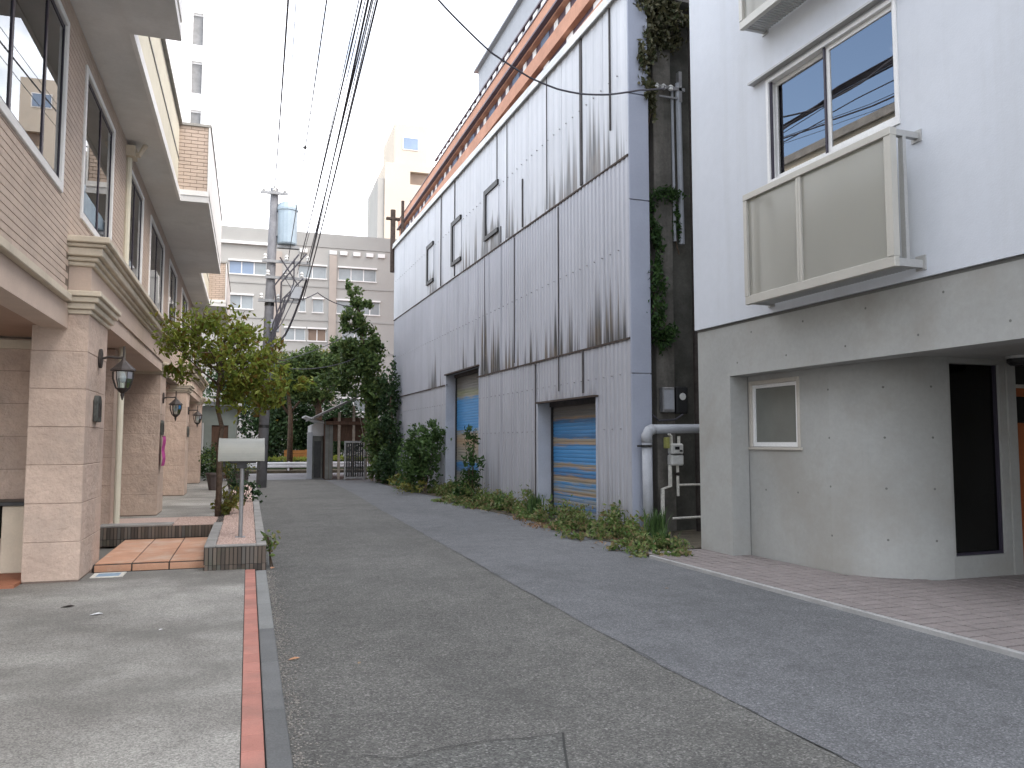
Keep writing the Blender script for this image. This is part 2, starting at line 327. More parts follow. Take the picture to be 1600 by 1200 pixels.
M['apt_band'] = mat('apartment_band', (0.37, 0.36, 0.335), 0.85, 0.06, 0.4)
M['apt_pil'] = mat('apartment_pilaster', (0.43, 0.38, 0.335), 0.85, 0.05)
M['apt_top'] = mat('apartment_parapet', (0.36, 0.358, 0.34), 0.85, 0.06, 0.4)
M['blue_pane'] = mat('blue_pane', (0.20, 0.27, 0.38), 0.15, 0.15, 0.6, spec=0.6)
M['grey_pane'] = mat('grey_pane', (0.26, 0.29, 0.30), 0.15, 0.2, 0.6, spec=0.6)
M['brown_pane'] = mat('brown_pane', (0.22, 0.16, 0.12), 0.5, 0.2, 0.6)
M['tower_cream'] = mat('tower_cream', (0.55, 0.485, 0.40), 0.85, 0.05, 0.2)
M['tower_pane'] = mat('tower_pane', (0.24, 0.24, 0.24), 0.8)
M['tower_white'] = mat('tower_white', (0.88, 0.88, 0.88), 0.85, 0.02, 0.2)
M['orange_brick'] = mat('orange_brick', (0.5, 0.26, 0.175), 0.85, 0.16, 0.5, 0.15, 5, rnd=0.0)
M['pent_grey'] = mat('penthouse_grey', (0.36, 0.375, 0.40), 0.7, 0.05)
M['dark_strip'] = mat('dark_strip', (0.10, 0.07, 0.09), 0.5, 0.2)
M['shed_wood'] = mat('shed_boards', (0.11, 0.065, 0.045), 0.9, 0.3, 6, 0.2, 40, stretch=(6, 6, 0.6))
M['shed_grey'] = mat('shed_grey', (0.17, 0.17, 0.155), 0.9, 0.25, 3)
M['shed_white'] = mat('shed_white', (0.6, 0.6, 0.6), 0.8, 0.08)
M['tin'] = mat('tin_roof', (0.15, 0.14, 0.135), 0.6, 0.3, 3)
M['rail_white'] = mat('guard_rail_white', (0.72, 0.73, 0.75), 0.5, 0.05)
M['timber'] = mat('orange_timber', (0.42, 0.19, 0.06), 0.8, 0.15, 3)
M['low_house'] = mat('low_house_wall', (0.22, 0.25, 0.23), 0.8, 0.2, 1)
M['plastic_pot'] = mat('plant_pot', (0.10, 0.08, 0.075), 0.7, 0.2)
M['blue_cover'] = mat('blue_cover', (0.26, 0.36, 0.46), 0.6, 0.2, 12)

# ------------------------------------------------------------------ mesh helpers
class MB:
    def __init__(s): s.v = []; s.f = []; s.parts = []
    def add(s, vs_, fs_):
        o = len(s.v); s.parts.append((list(vs_), list(fs_))); s.v += [tuple(p) for p in vs_]; s.f += [tuple(i + o for i in f) for f in fs_]; return s
    def box(s, x0, x1, y0, y1, z0, z1):
        if x0 > x1: x0, x1 = x1, x0
        if y0 > y1: y0, y1 = y1, y0
        return s.add([(x0, y0, z0), (x1, y0, z0), (x1, y1, z0), (x0, y1, z0), (x0, y0, z1), (x1, y0, z1), (x1, y1, z1), (x0, y1, z1)],
                     [(0, 3, 2, 1), (4, 5, 6, 7), (0, 1, 5, 4), (1, 2, 6, 5), (2, 3, 7, 6), (3, 0, 4, 7)])
    def prism(s, poly, z0, z1):
        n = len(poly)
        return s.add([(x, y, z0) for x, y in poly] + [(x, y, z1) for x, y in poly],
                     [tuple(range(n - 1, -1, -1)), tuple(range(n, 2 * n))] + [(i, (i + 1) % n, n + (i + 1) % n, n + i) for i in range(n)])
    def prism_y(s, poly, y0, y1):            # poly in (x, z)
        n = len(poly)
        return s.add([(x, y0, z) for x, z in poly] + [(x, y1, z) for x, z in poly],
                     [tuple(range(n)), tuple(range(2 * n - 1, n - 1, -1))] + [(i, n + i, n + (i + 1) % n, (i + 1) % n) for i in range(n)])
    def prism_x(s, poly, x0, x1):            # poly in (y, z)
        n = len(poly)
        return s.add([(x0, y, z) for y, z in poly] + [(x1, y, z) for y, z in poly],
                     [tuple(range(n - 1, -1, -1)), tuple(range(n, 2 * n))] + [(i, (i + 1) % n, n + (i + 1) % n, n + i) for i in range(n)])
    def sheet(s, pts): return s.add(pts, [tuple(range(len(pts)))])
    def tube(s, pts, r, n=8, r2=None):
        pts = [Vector(p) for p in pts]; m = len(pts); vs_ = []; fs_ = []
        prev = None
        for i, p in enumerate(pts):
            t = (pts[min(i + 1, m - 1)] - pts[max(i - 1, 0)]).normalized()
            if prev is None:
                a = t.orthogonal().normalized()
            else:
                a = (prev - t * prev.dot(t)); a = a.normalized() if a.length > 1e-6 else t.orthogonal().normalized()
            prev = a; b = t.cross(a)
            rr = (r[i] if isinstance(r, (list, tuple)) else (r if r2 is None else r + (r2 - r) * i / (m - 1)))
            for k in range(n):
                an = 2 * math.pi * k / n; vs_.append(p + (a * math.cos(an) + b * math.sin(an)) * rr)
        for i in range(m - 1):
            for k in range(n):
                k2 = (k + 1) % n; fs_.append((i * n + k, i * n + k2, (i + 1) * n + k2, (i + 1) * n + k))
        fs_.append(tuple(range(n - 1, -1, -1))); fs_.append(tuple((m - 1) * n + k for k in range(n)))
        return s.add(vs_, fs_)
    def lathe(s, prof, c=(0, 0, 0), n=12):   # prof (r, z), about the vertical
        vs_ = []; fs_ = []; m = len(prof)
        for r, z in prof:
            for k in range(n):
                a = 2 * math.pi * k / n; vs_.append((c[0] + r * math.cos(a), c[1] + r * math.sin(a), c[2] + z))
        for i in range(m - 1):
            for k in range(n):
                k2 = (k + 1) % n; fs_.append((i * n + k, i * n + k2, (i + 1) * n + k2, (i + 1) * n + k))
        fs_.append(tuple(range(n - 1, -1, -1))); fs_.append(tuple((m - 1) * n + k for k in range(n)))
        return s.add(vs_, fs_)
    def wall(s, fmap, u0, u1, z0, z1, holes, depth):
        """slab with real openings; fmap(u, z, d) -> xyz, d = 0 outside face, d = depth inside"""
        us = sorted({u0, u1, *[min(max(h[0], u0), u1) for h in holes], *[min(max(h[1], u0), u1) for h in holes]})
        zs = sorted({z0, z1, *[min(max(h[2], z0), z1) for h in holes], *[min(max(h[3], z0), z1) for h in holes]})
        def solid(i, j):
            if i < 0 or j < 0 or i >= len(us) - 1 or j >= len(zs) - 1: return False
            cu, cz = (us[i] + us[i + 1]) / 2, (zs[j] + zs[j + 1]) / 2
            return not any(h[0] < cu < h[1] and h[2] < cz < h[3] for h in holes)
        def q(a, b, c, d): s.add([fmap(*a), fmap(*b), fmap(*c), fmap(*d)], [(0, 1, 2, 3)])
        for i in range(len(us) - 1):
            for j in range(len(zs) - 1):
                if not solid(i, j): continue
                a, b, c, d = us[i], us[i + 1], zs[j], zs[j + 1]
                q((a, c, 0), (b, c, 0), (b, d, 0), (a, d, 0)); q((a, c, depth), (a, d, depth), (b, d, depth), (b, c, depth))
                if not solid(i - 1, j): q((a, c, 0), (a, d, 0), (a, d, depth), (a, c, depth))
                if not solid(i + 1, j): q((b, c, 0), (b, c, depth), (b, d, depth), (b, d, 0))
                if not solid(i, j - 1): q((a, c, 0), (a, c, depth), (b, c, depth), (b, c, 0))
                if not solid(i, j + 1): q((a, d, 0), (b, d, 0), (b, d, depth), (a, d, depth))
        return s
    def mesh(s, name, bevel=0.0, weld=False, smooth=False):
        me = bpy.data.meshes.new(name); me.from_pydata(s.v, [], s.f)
        if bevel or weld:
            bm = bmesh.new(); bm.from_mesh(me)
            if weld: bmesh.ops.remove_doubles(bm, verts=bm.verts, dist=1e-4)
            bmesh.ops.recalc_face_normals(bm, faces=bm.faces)
            if bevel:
                es = [e for e in bm.edges if len(e.link_faces) == 2 and e.calc_face_angle(0) > 0.6]
                bmesh.ops.bevel(bm, geom=es, offset=bevel, segments=1, affect='EDGES')
            bm.to_mesh(me); bm.free()
        if smooth:
            me.polygons.foreach_set('use_smooth', [True] * len(me.polygons))
        me.update(); return me

WM = {}
def thing(name, label, cat, loc=(0, 0, 0), rz=0.0, group=None):
    o = bpy.data.objects.new(name, None); COL.objects.link(o); o.empty_display_size = 0.2
    o.location = loc; o.rotation_euler = (0, 0, rz); o['label'] = label; o['category'] = cat
    if group: o['group'] = group
    WM[o.name] = Matrix.Translation(loc) @ Matrix.Rotation(rz, 4, 'Z')
    return o
def obj(name, mb, m, parent=None, label=None, cat=None, group=None, kind=None, bevel=0.0, weld=False, smooth=False, local=False):
    """world-coordinate mesh (or local = True) linked as one object"""
    me = mb.mesh(name, bevel, weld, smooth) if isinstance(mb, MB) else mb
    if m is not None:
        me.materials.clear(); me.materials.append(M[m])
    o = bpy.data.objects.new(name, me); COL.objects.link(o)
    if parent is not None:
        if not local and isinstance(mb, MB): me.transform(WM[parent.name].inverted())
        o.parent = parent; WM[o.name] = WM[parent.name]
    elif isinstance(mb, MB) and not local:
        # top-level mesh: origin at its base
        co = np.array([v.co[:] for v in me.vertices]); mn, mx = co.min(0), co.max(0)
        c = Vector(((mn[0] + mx[0]) / 2, (mn[1] + mx[1]) / 2, mn[2])); me.transform(Matrix.Translation(-c)); o.location = c
        WM[o.name] = Matrix.Translation(c)
    if label: o['label'] = label
    if cat: o['category'] = cat
    if group: o['group'] = group
    if kind: o['kind'] = kind
    return o
def objs(name, mb, m, parent, **kw):
    """every primitive of mb as an object of its own"""
    r = None
    for vs_, fs_ in mb.parts:
        o = obj(name, MB().add(vs_, fs_), m, parent, **kw); r = r or o
    return r
def piece(name, me, parent, loc, scale=(1, 1, 1), rz=0.0):
    o = bpy.data.objects.new(name, me); COL.objects.link(o); o.location = loc; o.scale = scale; o.rotation_euler = (0, 0, rz)
    if parent is not None: o.parent = parent
    return o
def dup(src, loc, label, rz=None, scale=None):
    def rec(o, par):
        c = o.copy(); COL.objects.link(c)
        if par is not None: c.parent = par
        for ch in list(o.children):
            if ch.name in COL.objects: rec(ch, c)
        return c
    r = rec(src, None); r.location = loc; r['label'] = label
    if rz is not None: r.rotation_euler = (0, 0, rz)
    if scale is not None: r.scale = scale
    return r

def leaf_mesh(name, clumps, n, size, seed, sub=40, spread=0.35, shell=0.55, flat=0.0, aspect=0.55, hang=0.0):
    """n leaf-sized faces gathered in uneven sprays through ellipsoids (cx,cy,cz,rx,ry,rz)"""
    rng = np.random.default_rng(seed)
    cl = np.array(clumps, float); w = cl[:, 3] * cl[:, 4] * cl[:, 5]; w = w ** 0.75; w /= w.sum()
    ci = rng.choice(len(cl), sub, p=w)
    d = rng.normal(size=(sub, 3)); d /= np.linalg.norm(d, axis=1)[:, None]
    rad = shell + (1 - shell) * rng.random(sub) ** 0.6; rad *= rng.uniform(0.75, 1.12, sub)
    sc_ = cl[ci, :3] + d * rad[:, None] * cl[ci, 3:]
    srad = spread * cl[ci, 3:] * rng.uniform(0.6, 1.3, (sub, 1))
    wt = rng.uniform(0.4, 1.6, sub); wt /= wt.sum(); k = rng.choice(sub, n, p=wt)
    p = sc_[k] + rng.normal(size=(n, 3)) * srad[k] * 0.6
    a = rng.normal(size=(n, 3)); a[:, 2] -= hang
    a /= np.linalg.norm(a, axis=1)[:, None]
    up = rng.normal(size=(n, 3)); up[:, 2] += flat
    b = np.cross(up, a); b /= np.linalg.norm(b, axis=1)[:, None] + 1e-9
    nn = np.cross(a, b)
    s = size * rng.uniform(0.6, 1.35, (n, 1)); h = s * aspect * 0.5
    v = np.empty((n, 4, 3)); v[:, 0] = p - a * s * 0.5; v[:, 1] = p + b * h + nn * h * 0.35; v[:, 2] = p + a * s * 0.5; v[:, 3] = p - b * h + nn * h * 0.35
    me = bpy.data.meshes.new(name); me.from_pydata(v.reshape(-1, 3).tolist(), [], np.arange(4 * n).reshape(n, 4).tolist())
    me.update(); return me
def leaves(name, parent, m, clumps, n, size, seed, label=None, kind=None, **kw):
    me = leaf_mesh(name, clumps, n, size, seed, **kw)
    me.transform(WM[parent.name].inverted()); me.materials.append(M[m])
    o = bpy.data.objects.new(name, me); COL.objects.link(o); o.parent = parent; WM[o.name] = WM[parent.name]
    if label: o['label'] = label
    if kind: o['kind'] = kind
    return o

# ------------------------------------------------------------------ the setting: ground, road, forecourt, pavements
obj('ground', MB().sheet([(-250, -200, -0.03), (250, -200, -0.03), (250, 400, -0.03), (-250, 400, -0.03)]), 'ground', kind='structure')
jl = MB()
rs = random.Random(3)
SEAM = [(-12, 2.72), (3.1, 2.72), (4.8, 2.68), (7.4, 2.68), (11.3, 2.745), (14.35, 2.78), (17.4, 2.82), (22.8, 2.95), (27, 2.98), (33.5, 2.9)]
def seam_x(y): return float(np.interp(y, [p[0] for p in SEAM], [p[1] for p in SEAM]))
ys_ = [-12, 3.1] + list(np.arange(3.6, 24, .4)) + [27, 33.5]
ragged = [(seam_x(y) + rs.uniform(-.012, .012), y) for y in ys_]
obj('road', MB().sheet([(0.2, -12, 0), (2.9, -12, 0), (3.1, 33.5, 0), (0.2, 33.5, 0)]), 'asphalt_old', kind='structure')
obj('road_strip', MB().sheet([(6.6, -12, 0.004), (5.95, 11.7, 0.004), (5.35, 31.0, 0.004), (5.2, 33.5, 0.004)] + [(x, y, 0.004) for x, y in reversed(ragged)]), 'asphalt_new', kind='structure')
pts = [(seam_x(y) + rs.uniform(-.010, .010), y) for y in np.arange(1.0, 16.5, 0.16)]
for (xa, ya), (xb, yb) in zip(pts, pts[1:]):
    if rs.random() < .72: continue
    w1 = 0.001 + 0.003 * rs.random()
    jl.add([(xa - w1, ya, .0065), (xa + w1, ya, .0065), (xb + w1, yb, .0065), (xb - w1, yb, .0065)], [(0, 1, 2, 3)])
obj('road_joint', jl, 'crack', kind='structure')
obj('road_patch', MB().sheet([(0.62, -3, 0.003), (1.62, -3, 0.003), (1.42, 3.5, 0.003), (1.57, 3.94, 0.003), (1.2, 3.96, 0.003), (0.66, 3.86, 0.003)]), 'asphalt_patch', kind='structure')
ck = MB()
def crack_line(pl, w):
    for (xa, ya), (xb, yb) in zip(pl, pl[1:]):
        dx, dy = xb - xa, yb - ya; L = math.hypot(dx, dy) or 1; nx, ny = -dy / L * w, dx / L * w
        ck.add([(xa - nx, ya - ny, .0075), (xa + nx, ya + ny, .0075), (xb + nx, yb + ny, .0075), (xb - nx, yb - ny, .0075)], [(0, 1, 2, 3)])
crack_line([(0.55, 3.98), (0.72, 3.88), (0.95, 3.95), (1.2, 3.965), (1.38, 3.94), (1.575, 3.95)], .003)
crack_line([(1.575, 3.95), (1.50, 3.74), (1.42, 3.5), (1.46, 3.2), (1.5, 2.6)], .006)
obj('road_crack', ck, 'crack', kind='structure')
obj('cross_street', MB().sheet([(-60, 33.4, 0.008), (60, 33.4, 0.008), (60, 40.2, 0.008), (-60, 40.2, 0.008)]), 'cross', kind='structure')
obj('verge', MB().box(-60, 60, 40.4, 46, -0.02, 0.12), 'earth', kind='structure')
obj('forecourt', MB().box(-9, -0.005, -8, 10.15, -0.02, 0.03), 'forecourt', kind='structure')
obj('driveway', MB().box(-2.75, 0.1, 14.6, 33, -0.02, 0.028), 'forecourt', kind='structure')

# kerb stones and pink edging bricks
kerb = obj('kerb', MB().box(0.112, 0.226, -8, 9.86, -0.02, 0.018), 'joint', kind='structure')
ks = MB().box(-0.056, 0.056, -0.497, 0.497, -0.03, 0.03).mesh('kerb_stone', bevel=0.006); ks.materials.append(M['kerb'])
kd = ks.copy(); kd.materials.clear(); kd.materials.append(M['kerb_dark'])
for i in range(-1, 9):
    y = 9.17 - i * 1.0
    if y > 9.5: continue
    piece('kerb_stone', ks if y > 6.2 else kd, kerb, (0.0, y - 0.93, 0.037 + 0.0), (1, 1, 1))
kerb_far = obj('kerb', MB().box(0.112, 0.226, 24.5, 33.2, -0.02, 0.03), 'kerb', kind='structure')
edging = obj('brick_edging', MB().box(-0.004, 0.110, -8, 9.87, -0.02, 0.024), 'joint', kind='structure')
pb = MB().box(-0.053, 0.053, -0.113, 0.113, -0.02, 0.0).mesh('edging_brick', bevel=0.003); pb.materials.append(M['pink_brick'])
for i in range(40):
    y = 9.75 - i * 0.23
    piece('edging_brick', pb, edging, (0, y - 0.935, 0.054 + random.uniform(-.001, .001)))

rng = np.random.default_rng(13); n = 1500
gx = 0.232 + np.abs(rng.normal(0, .055, n)); gy = rng.uniform(2.0, 9.9, n); gs = rng.uniform(.003, .009, n)
octa = np.array([(1, 0, 0), (-1, 0, 0), (0, 1, 0), (0, -1, 0), (0, 0, .7), (0, 0, -.7)])
octf = [(0, 2, 4), (2, 1, 4), (1, 3, 4), (3, 0, 4), (2, 0, 5), (1, 2, 5), (3, 1, 5), (0, 3, 5)]
gq = MB(); gq.v = (np.stack([gx, gy, gs * .5], 1)[:, None, :] + octa[None] * gs[:, None, None] * rng.uniform(.6, 1.3, (n, 1, 3))).reshape(-1, 3).tolist()
gq.f = [tuple(i * 6 + k for k in f) for i in range(n) for f in octf]
obj('road_grit', gq, 'grit', None, 'loose pale grit lying along the kerb edge of the road', 'grit', kind='stuff')

# right pavement with pavers (frame of the white building)
WBL, WBR = (5.93, 9.73, 0.0), 0.03
pav = bpy.data.objects.new('pavement', MB().box(-0.93, 3.6, -14, -0.02, -0.02, 0.035).mesh('pavement')); COL.objects.link(pav)
pav.data.materials.append(M['joint']); pav.location = WBL; pav.rotation_euler = (0, 0, WBR); pav['kind'] = 'structure'
edge = bpy.data.objects.new('pavement_edge', MB().box(-0.985, -0.935, -14, -0.3, -0.02, 0.046).mesh('pavement_edge', bevel=.006)); COL.objects.link(edge)
edge.data.materials.append(M['pale_edge']); edge.location = WBL; edge.rotation_euler = (0, 0, WBR); edge['kind'] = 'structure'
pv = MB().box(-0.067, 0.067, -0.067, 0.067, -0.012, 0.0).mesh('paver', bevel=0.003); pv.materials.append(M['paver'])
cells = [(-0.855 + 0.15 * i, -0.1 - 0.15 * j) for i in range(30) for j in range(52)]
def wbw(x, y): return (WBL[0] + x * math.cos(WBR) - y * math.sin(WBR), WBL[1] + x * math.sin(WBR) + y * math.cos(WBR))
def in_view(x, y):
    wx, wy = wbw(x, y); return wy > 0.5 and -0.35 < (wx - wy * 0.3287) / (wx * 0.3123 + wy * 0.95) < 0.70
def paved(x, y): return not (x > 0.15 and y > -3.0 and not (x < 0.9 and y < -2.4)) or x < 0.25
cells = [c for c in cells if paved(*c)]
cells.sort(key=lambda c: (not in_view(*c), sum(k * k for k in wbw(*c))))
for (x, y) in cells[:300]:
    piece('paver', pv, pav, (x, y, 0.047 + random.uniform(-.0015, .0015)))
rest = MB()
for (x, y) in cells[300:]:
    h = 0.047 + random.uniform(-.0015, .0015); rest.box(x - .067, x + .067, y - .067, y + .067, 0.036, h)
o = obj('paving', rest, 'paver', None, kind='stuff', local=True); o.parent = pav
WM[pav.name] = Matrix.Translation(WBL) @ Matrix.Rotation(WBR, 4, 'Z')

# ------------------------------------------------------------------ left: pink stone and brick townhouse
T = thing('townhouse', 'long townhouse on the left with pink stone columns, brick upper wall and overhanging white soffits', 'building', (-1.87, 9.6, 0))
XF = -1.87
WIN = [(5.1, 8.95, (6.2, 7.18, 8.25)), (10.05, 11.95, (11.1,)), (13.5, 15.2, (14.3,)), (16.45, 18.9, (17.7,)), (20.3, 22.2, (21.2,)), (24.0, 26.2, (25.1,)), (27.6, 29.4, (28.5,)), (30.6, 32.6, (31.6,))]
ZB, ZT = 4.12, 5.76
holes = [(a, b, ZB, ZT) for a, b, _ in WIN]
fmL = lambda off: (lambda u, z, d: (XF - off - d, u, z))
wl_ = obj('wall', MB().wall(fmL(0.012), 1.0, 34.0, 3.07, 6.1, holes, 0.2), 'mortar', T, weld=True)
bw, bh, pitch = 0.2335, 0.060, 0.070
bk = MB().box(-0.02, 0.012, -0.5, 0.5, -bh / 2, bh / 2).mesh('brick'); bk.materials.append(M['facing_brick'])
brs = []
for r in range(43):
    z = 3.09 + pitch * (r + 0.5)
    y = 1.0 - (r % 2) * 0.118
    while y < 34:
        a, b = max(y, 1.0), min(y + bw, 34.0); y += 0.236
        segs = [(a, b)]
        for h in holes:
            if h[2] - 0.07 < z < h[3] + 0.07:
                ns = []
                for (p, q) in segs:
                    if q <= h[0] - 0.07 or p >= h[1] + 0.07: ns.append((p, q)); continue
                    if p < h[0] - 0.07: ns.append((p, h[0] - 0.07))
                    if q > h[1] + 0.07: ns.append((h[1] + 0.07, q))
                segs = ns
        brs += [(p, q, z) for p, q in segs if q - p > 0.03 and not (z < 3.72 and 9.4 < (p + q) / 2 < 18.9)]
brs.sort(key=lambda b: (abs((b[0] + b[1]) / 2 - 8.2) if b[0] > 6.2 else 99))
for (p, q, z) in brs[:300]:
    piece('brick', bk, T, (-0.012 + 0.0, (p + q) / 2 - 9.6, z), (1, q - p, 1))
st = MB()
for (p, q, z) in brs[300:]: st.box(XF - 0.02, XF, p, q, z - bh / 2, z + bh / 2)
obj('brickwork', st, 'facing_brick', T, kind='stuff')
for a, b, mull in WIN:
    t = MB()
    for (y0, y1, z0, z1) in ((a - .07, a, ZB - .09, ZT + .07), (b, b + .07, ZB - .09, ZT + .07), (a, b, ZT, ZT + .07), (a, b, ZB - .09, ZB)):
        t.box(XF - 0.10, XF + 0.022, y0, y1, z0, z1)
    w = obj('window', t, 'white_trim', T, bevel=.006)
    s = MB(); ys = [a] + list(mull) + [b]
    for i, y in enumerate(ys):
        s.box(XF - .05, XF - .008, max(a + .002, y - .028), min(b - .002, y + .028), ZB + .002, ZT - .002)
    for i in range(len(ys) - 1):
        for z0, z1 in ((ZB + .003, ZB + .05), (ZT - .05, ZT - .003)): s.box(XF - .045, XF - .012, ys[i] + .03, ys[i + 1] - .03, z0, z1)
    obj('sash', s, 'dark_sash', w)
    for i in range(len(ys) - 1):
        obj('pane', MB().box(XF - .024, XF - .018, ys[i] + .031, ys[i + 1] - .031, ZB + .051, ZT - .051), 'glass_l', w)
    cu = MB(); yy = a
    while yy < b:
        k = 0.02 * math.sin(yy * 23)
        y2 = min(b, yy + .06); cu.add([(XF - .095 + k, yy, ZB - .02), (XF - .095 + 0.02 * math.sin(y2 * 23), y2, ZB - .02), (XF - .095 + 0.02 * math.sin(y2 * 23), y2, ZT), (XF - .095 + k, yy, ZT)], [(0, 1, 2, 3)]); yy += .06
    obj('curtain', cu, 'curtain_l', w)
obj('room_wall', MB().box(-3.3, -3.2, 1.0, 34, 3.07, 6.1), 'cream_wall', T)
obj('trim_band', MB().box(XF - 0.02, XF + 0.06, 1.0, 9.42, 2.985, 3.065), 'cream', T, bevel=.008)
obj('beam', MB().box(-2.12, XF - 0.003, 1.0, 9.62, 2.72, 2.984), 'pink_stone_plain', T)
obj('bay_ceiling', MB().box(-7, -2.12, 1.0, 10.74, 2.745, 2.85), 'bay_ceiling', T)
obj('upper_floor', MB().box(-7, -2.09, 1.0, 34, 2.96, 3.06), 'bay_ceiling', T)
bw_ = obj('bay_wall', MB().box(-7, -2.26, 10.78, 10.95, 0, 2.745), 'mortar', T)
sb = MB().box(-0.5, 0.5, -0.02, 0.0, -0.5, 0.5).mesh('stone_block'); sb.materials.append(M['pink_stone'])
for r in range(7):
    for c in range(5):
        piece('stone_block', sb, bw_, (-2.27 - 0.45 - c * 0.9 + 1.87, 10.775 - 9.6, 0.03 + 0.385 * (r + 0.5)), (0.894, 1, 0.379))
obj('wall_trim', MB().box(-7, -2.3, 10.70, 10.752, 2.60, 2.70), 'cream', T)
obj('bay_floor', MB().box(-7, -2.215, 9.35, 10.75, -0.02, 0.062), 'red_floor', T)
COLS = [(-2.21, -1.67, 9.6, 10.8), (-2.74, -1.72, 17.66, 18.75), (-2.55, -1.66, 24.0, 25.1), (-2.5, -1.66, 30.9, 31.9)]
ub = MB().box(-0.5, 0.5, -0.5, 0.5, -0.5, 0.5).mesh('stone_block')
for (x0, x1, y0, y1) in COLS:
    c = obj('column', MB().box(x0 + .008, x1 - .008, y0 + .008, y1 - .008, 0.0, 2.88), 'pale_joint', T)
    hh = (2.88 - 0.045) / 7
    bm_ = MB().box(-(x1 - x0) / 2, (x1 - x0) / 2, -(y1 - y0) / 2, (y1 - y0) / 2, -hh / 2 + .002, hh / 2 - .002).mesh('stone_block', bevel=.004)
    bm_.materials.append(M['pink_stone'])
    for r in range(7):
        piece('stone_block', bm_, c, ((x0 + x1) / 2 + 1.87 + random.uniform(-.002, .002), (y0 + y1) / 2 - 9.6 + random.uniform(-.002, .002), 0.045 + hh * (r + .5)))
    cap = MB()
    for (z0, z1, o_) in ((2.881, 2.93, .025), (2.932, 3.0, .06), (3.002, 3.06, .10), (3.062, 3.119, .13)):
        cap.box(x0 - min(o_, .05), x1 + o_, y0 - o_, y1 + o_, z0, z1)
    obj('capital', cap, 'cream', T, bevel=.008)
for (ya, yb) in ((9.6, 18.75), (24.0, 31.9)):
    fr = obj('frieze', MB().box(-2.75, -1.665, ya, yb, 3.121, 3.40), 'pink_stone_plain', T)
    obj('architrave', MB().box(-2.78, -1.69, ya + 1.35, yb - 1.25, 2.93, 3.119), 'pink_stone_plain', T)
    cn = MB()
    for (z0, z1, o_) in ((3.402, 3.45, .04), (3.452, 3.50, .075), (3.502, 3.59, .125), (3.592, 3.63, .16), (3.632, 3.70, .20)):
        cn.box(-2.0, -1.665 + o_, ya - o_, yb + o_, z0, z1)
    obj('cornice', cn, 'cream', T, bevel=.010)
obj('entrance_wall', MB().box(-7, -2.80, 10.96, 34, 0, 2.955), 'pink_stone_plain', T)
pl_ = obj('pilaster', MB().box(-2.79, -1.965, 13.42, 13.8, 0, 2.92), 'joint', T)
for r in range(7):
    obj('stone_block', MB().box(-2.785, -1.955, 13.41, 13.79, 0.03 + .412 * r, 0.027 + .412 * (r + 1)), 'pink_stone', pl_)
for (xx, yy, zt) in ((-1.84, 13.26, 6.0), (-1.83, 19.2, 3.9), (-1.83, 25.4, 3.0)):
    obj('downpipe', MB().tube([(xx, yy, 0.03), (xx, yy, zt)], 0.045, 10), 'cream_wall', T, smooth=False)
obj('pipe_hopper', MB().box(-1.93, -1.74, 13.12, 13.40, 5.86, 6.02).tube([(-1.84, 13.26, 5.95), (-1.70, 13.22, 5.90), (-1.62, 13.3, 6.09)], .04, 8), 'cream', T)
obj('soffit', MB().box(-6.5, -1.38, 1.0, 34.0, 6.101, 6.20), 'soffit', T)
objs('slab_edge', MB().box(-1.378, -1.33, 9.605, 16.135, 6.085, 6.235).box(-1.378, -1.33, 23.005, 28.495, 6.085, 6.235), 'white_trim', T)
for (ya, yb) in ((9.605, 16.135), (23.005, 28.495)):
    pp = obj('parapet', MB().box(-1.50, -1.385, ya, yb, 6.236, 7.55), 'cream_wall', T)
    obj('coping', MB().box(-1.54, -1.33, ya, yb, 7.551, 7.61).box(-1.384, -1.372, ya, yb, 6.88, 6.91), 'coping', pp)
for (ya, yb) in ((1.5, 9.6), (16.14, 23.0), (28.5, 34.0)):
    b_ = obj('balcony_box', MB().box(-1.9, -0.862, ya + .015, yb - .01, 6.203, 7.56), 'mortar', T)
    obj('balcony_base', MB().box(-1.377, -0.83, ya - .005, yb, 6.082, 6.20), 'soffit', b_)
    e = MB()
    e.box(-1.5, -0.83, ya - .02, ya + .004, 6.201, 6.30).box(-.861, -.83, ya - .02, yb, 6.301, 7.56)
    obj('edge_trim', e, 'white_trim', b_)
    obj('coping', MB().box(-1.95, -0.81, ya - .03, yb + .01, 7.561, 7.61), 'coping', b_)
    bb = MB()
    for r in range(18):
        z0 = 6.306 + r * .07
        x = -1.52 - (r % 2) * .118
        while x < -0.875:
            bb.box(max(x, -1.52), min(x + .226, -0.868), ya + .002, ya + .03, z0, z0 + .06); x += .236
    obj('brickwork', bb, 'facing_brick', b_, kind='stuff')
obj('top_storey', MB().box(-7, -2.2, 1.0, 34, 6.205, 9.0), 'cream_wall', T)
obj('roof', MB().box(-7.3, -2.1, 0.8, 34.2, 9.0, 9.2), 'coping', T)
obj('end_wall', MB().box(-7, -1.9, 34.0, 34.2, 0, 6.1), 'pink_stone_plain', T)

# bench with cream leg inside the near bay
B = thing('bench', 'dark bench top on a cream leg inside the bay left of the nearest column', 'bench', (-2.9, 10.4, 0.062))
obj('seat', MB().box(-3.9, -2.27, 10.15, 10.68, 0.80, 0.845), 'dark_metal', B, bevel=.005)
obj('apron', MB().box(-3.9, -2.62, 10.35, 10.60, 0.42, 0.80), 'dark_room', B)
obj('leg', MB().box(-2.56, -2.33, 10.2, 10.6, 0.062, 0.799), 'cream', B, bevel=.01)

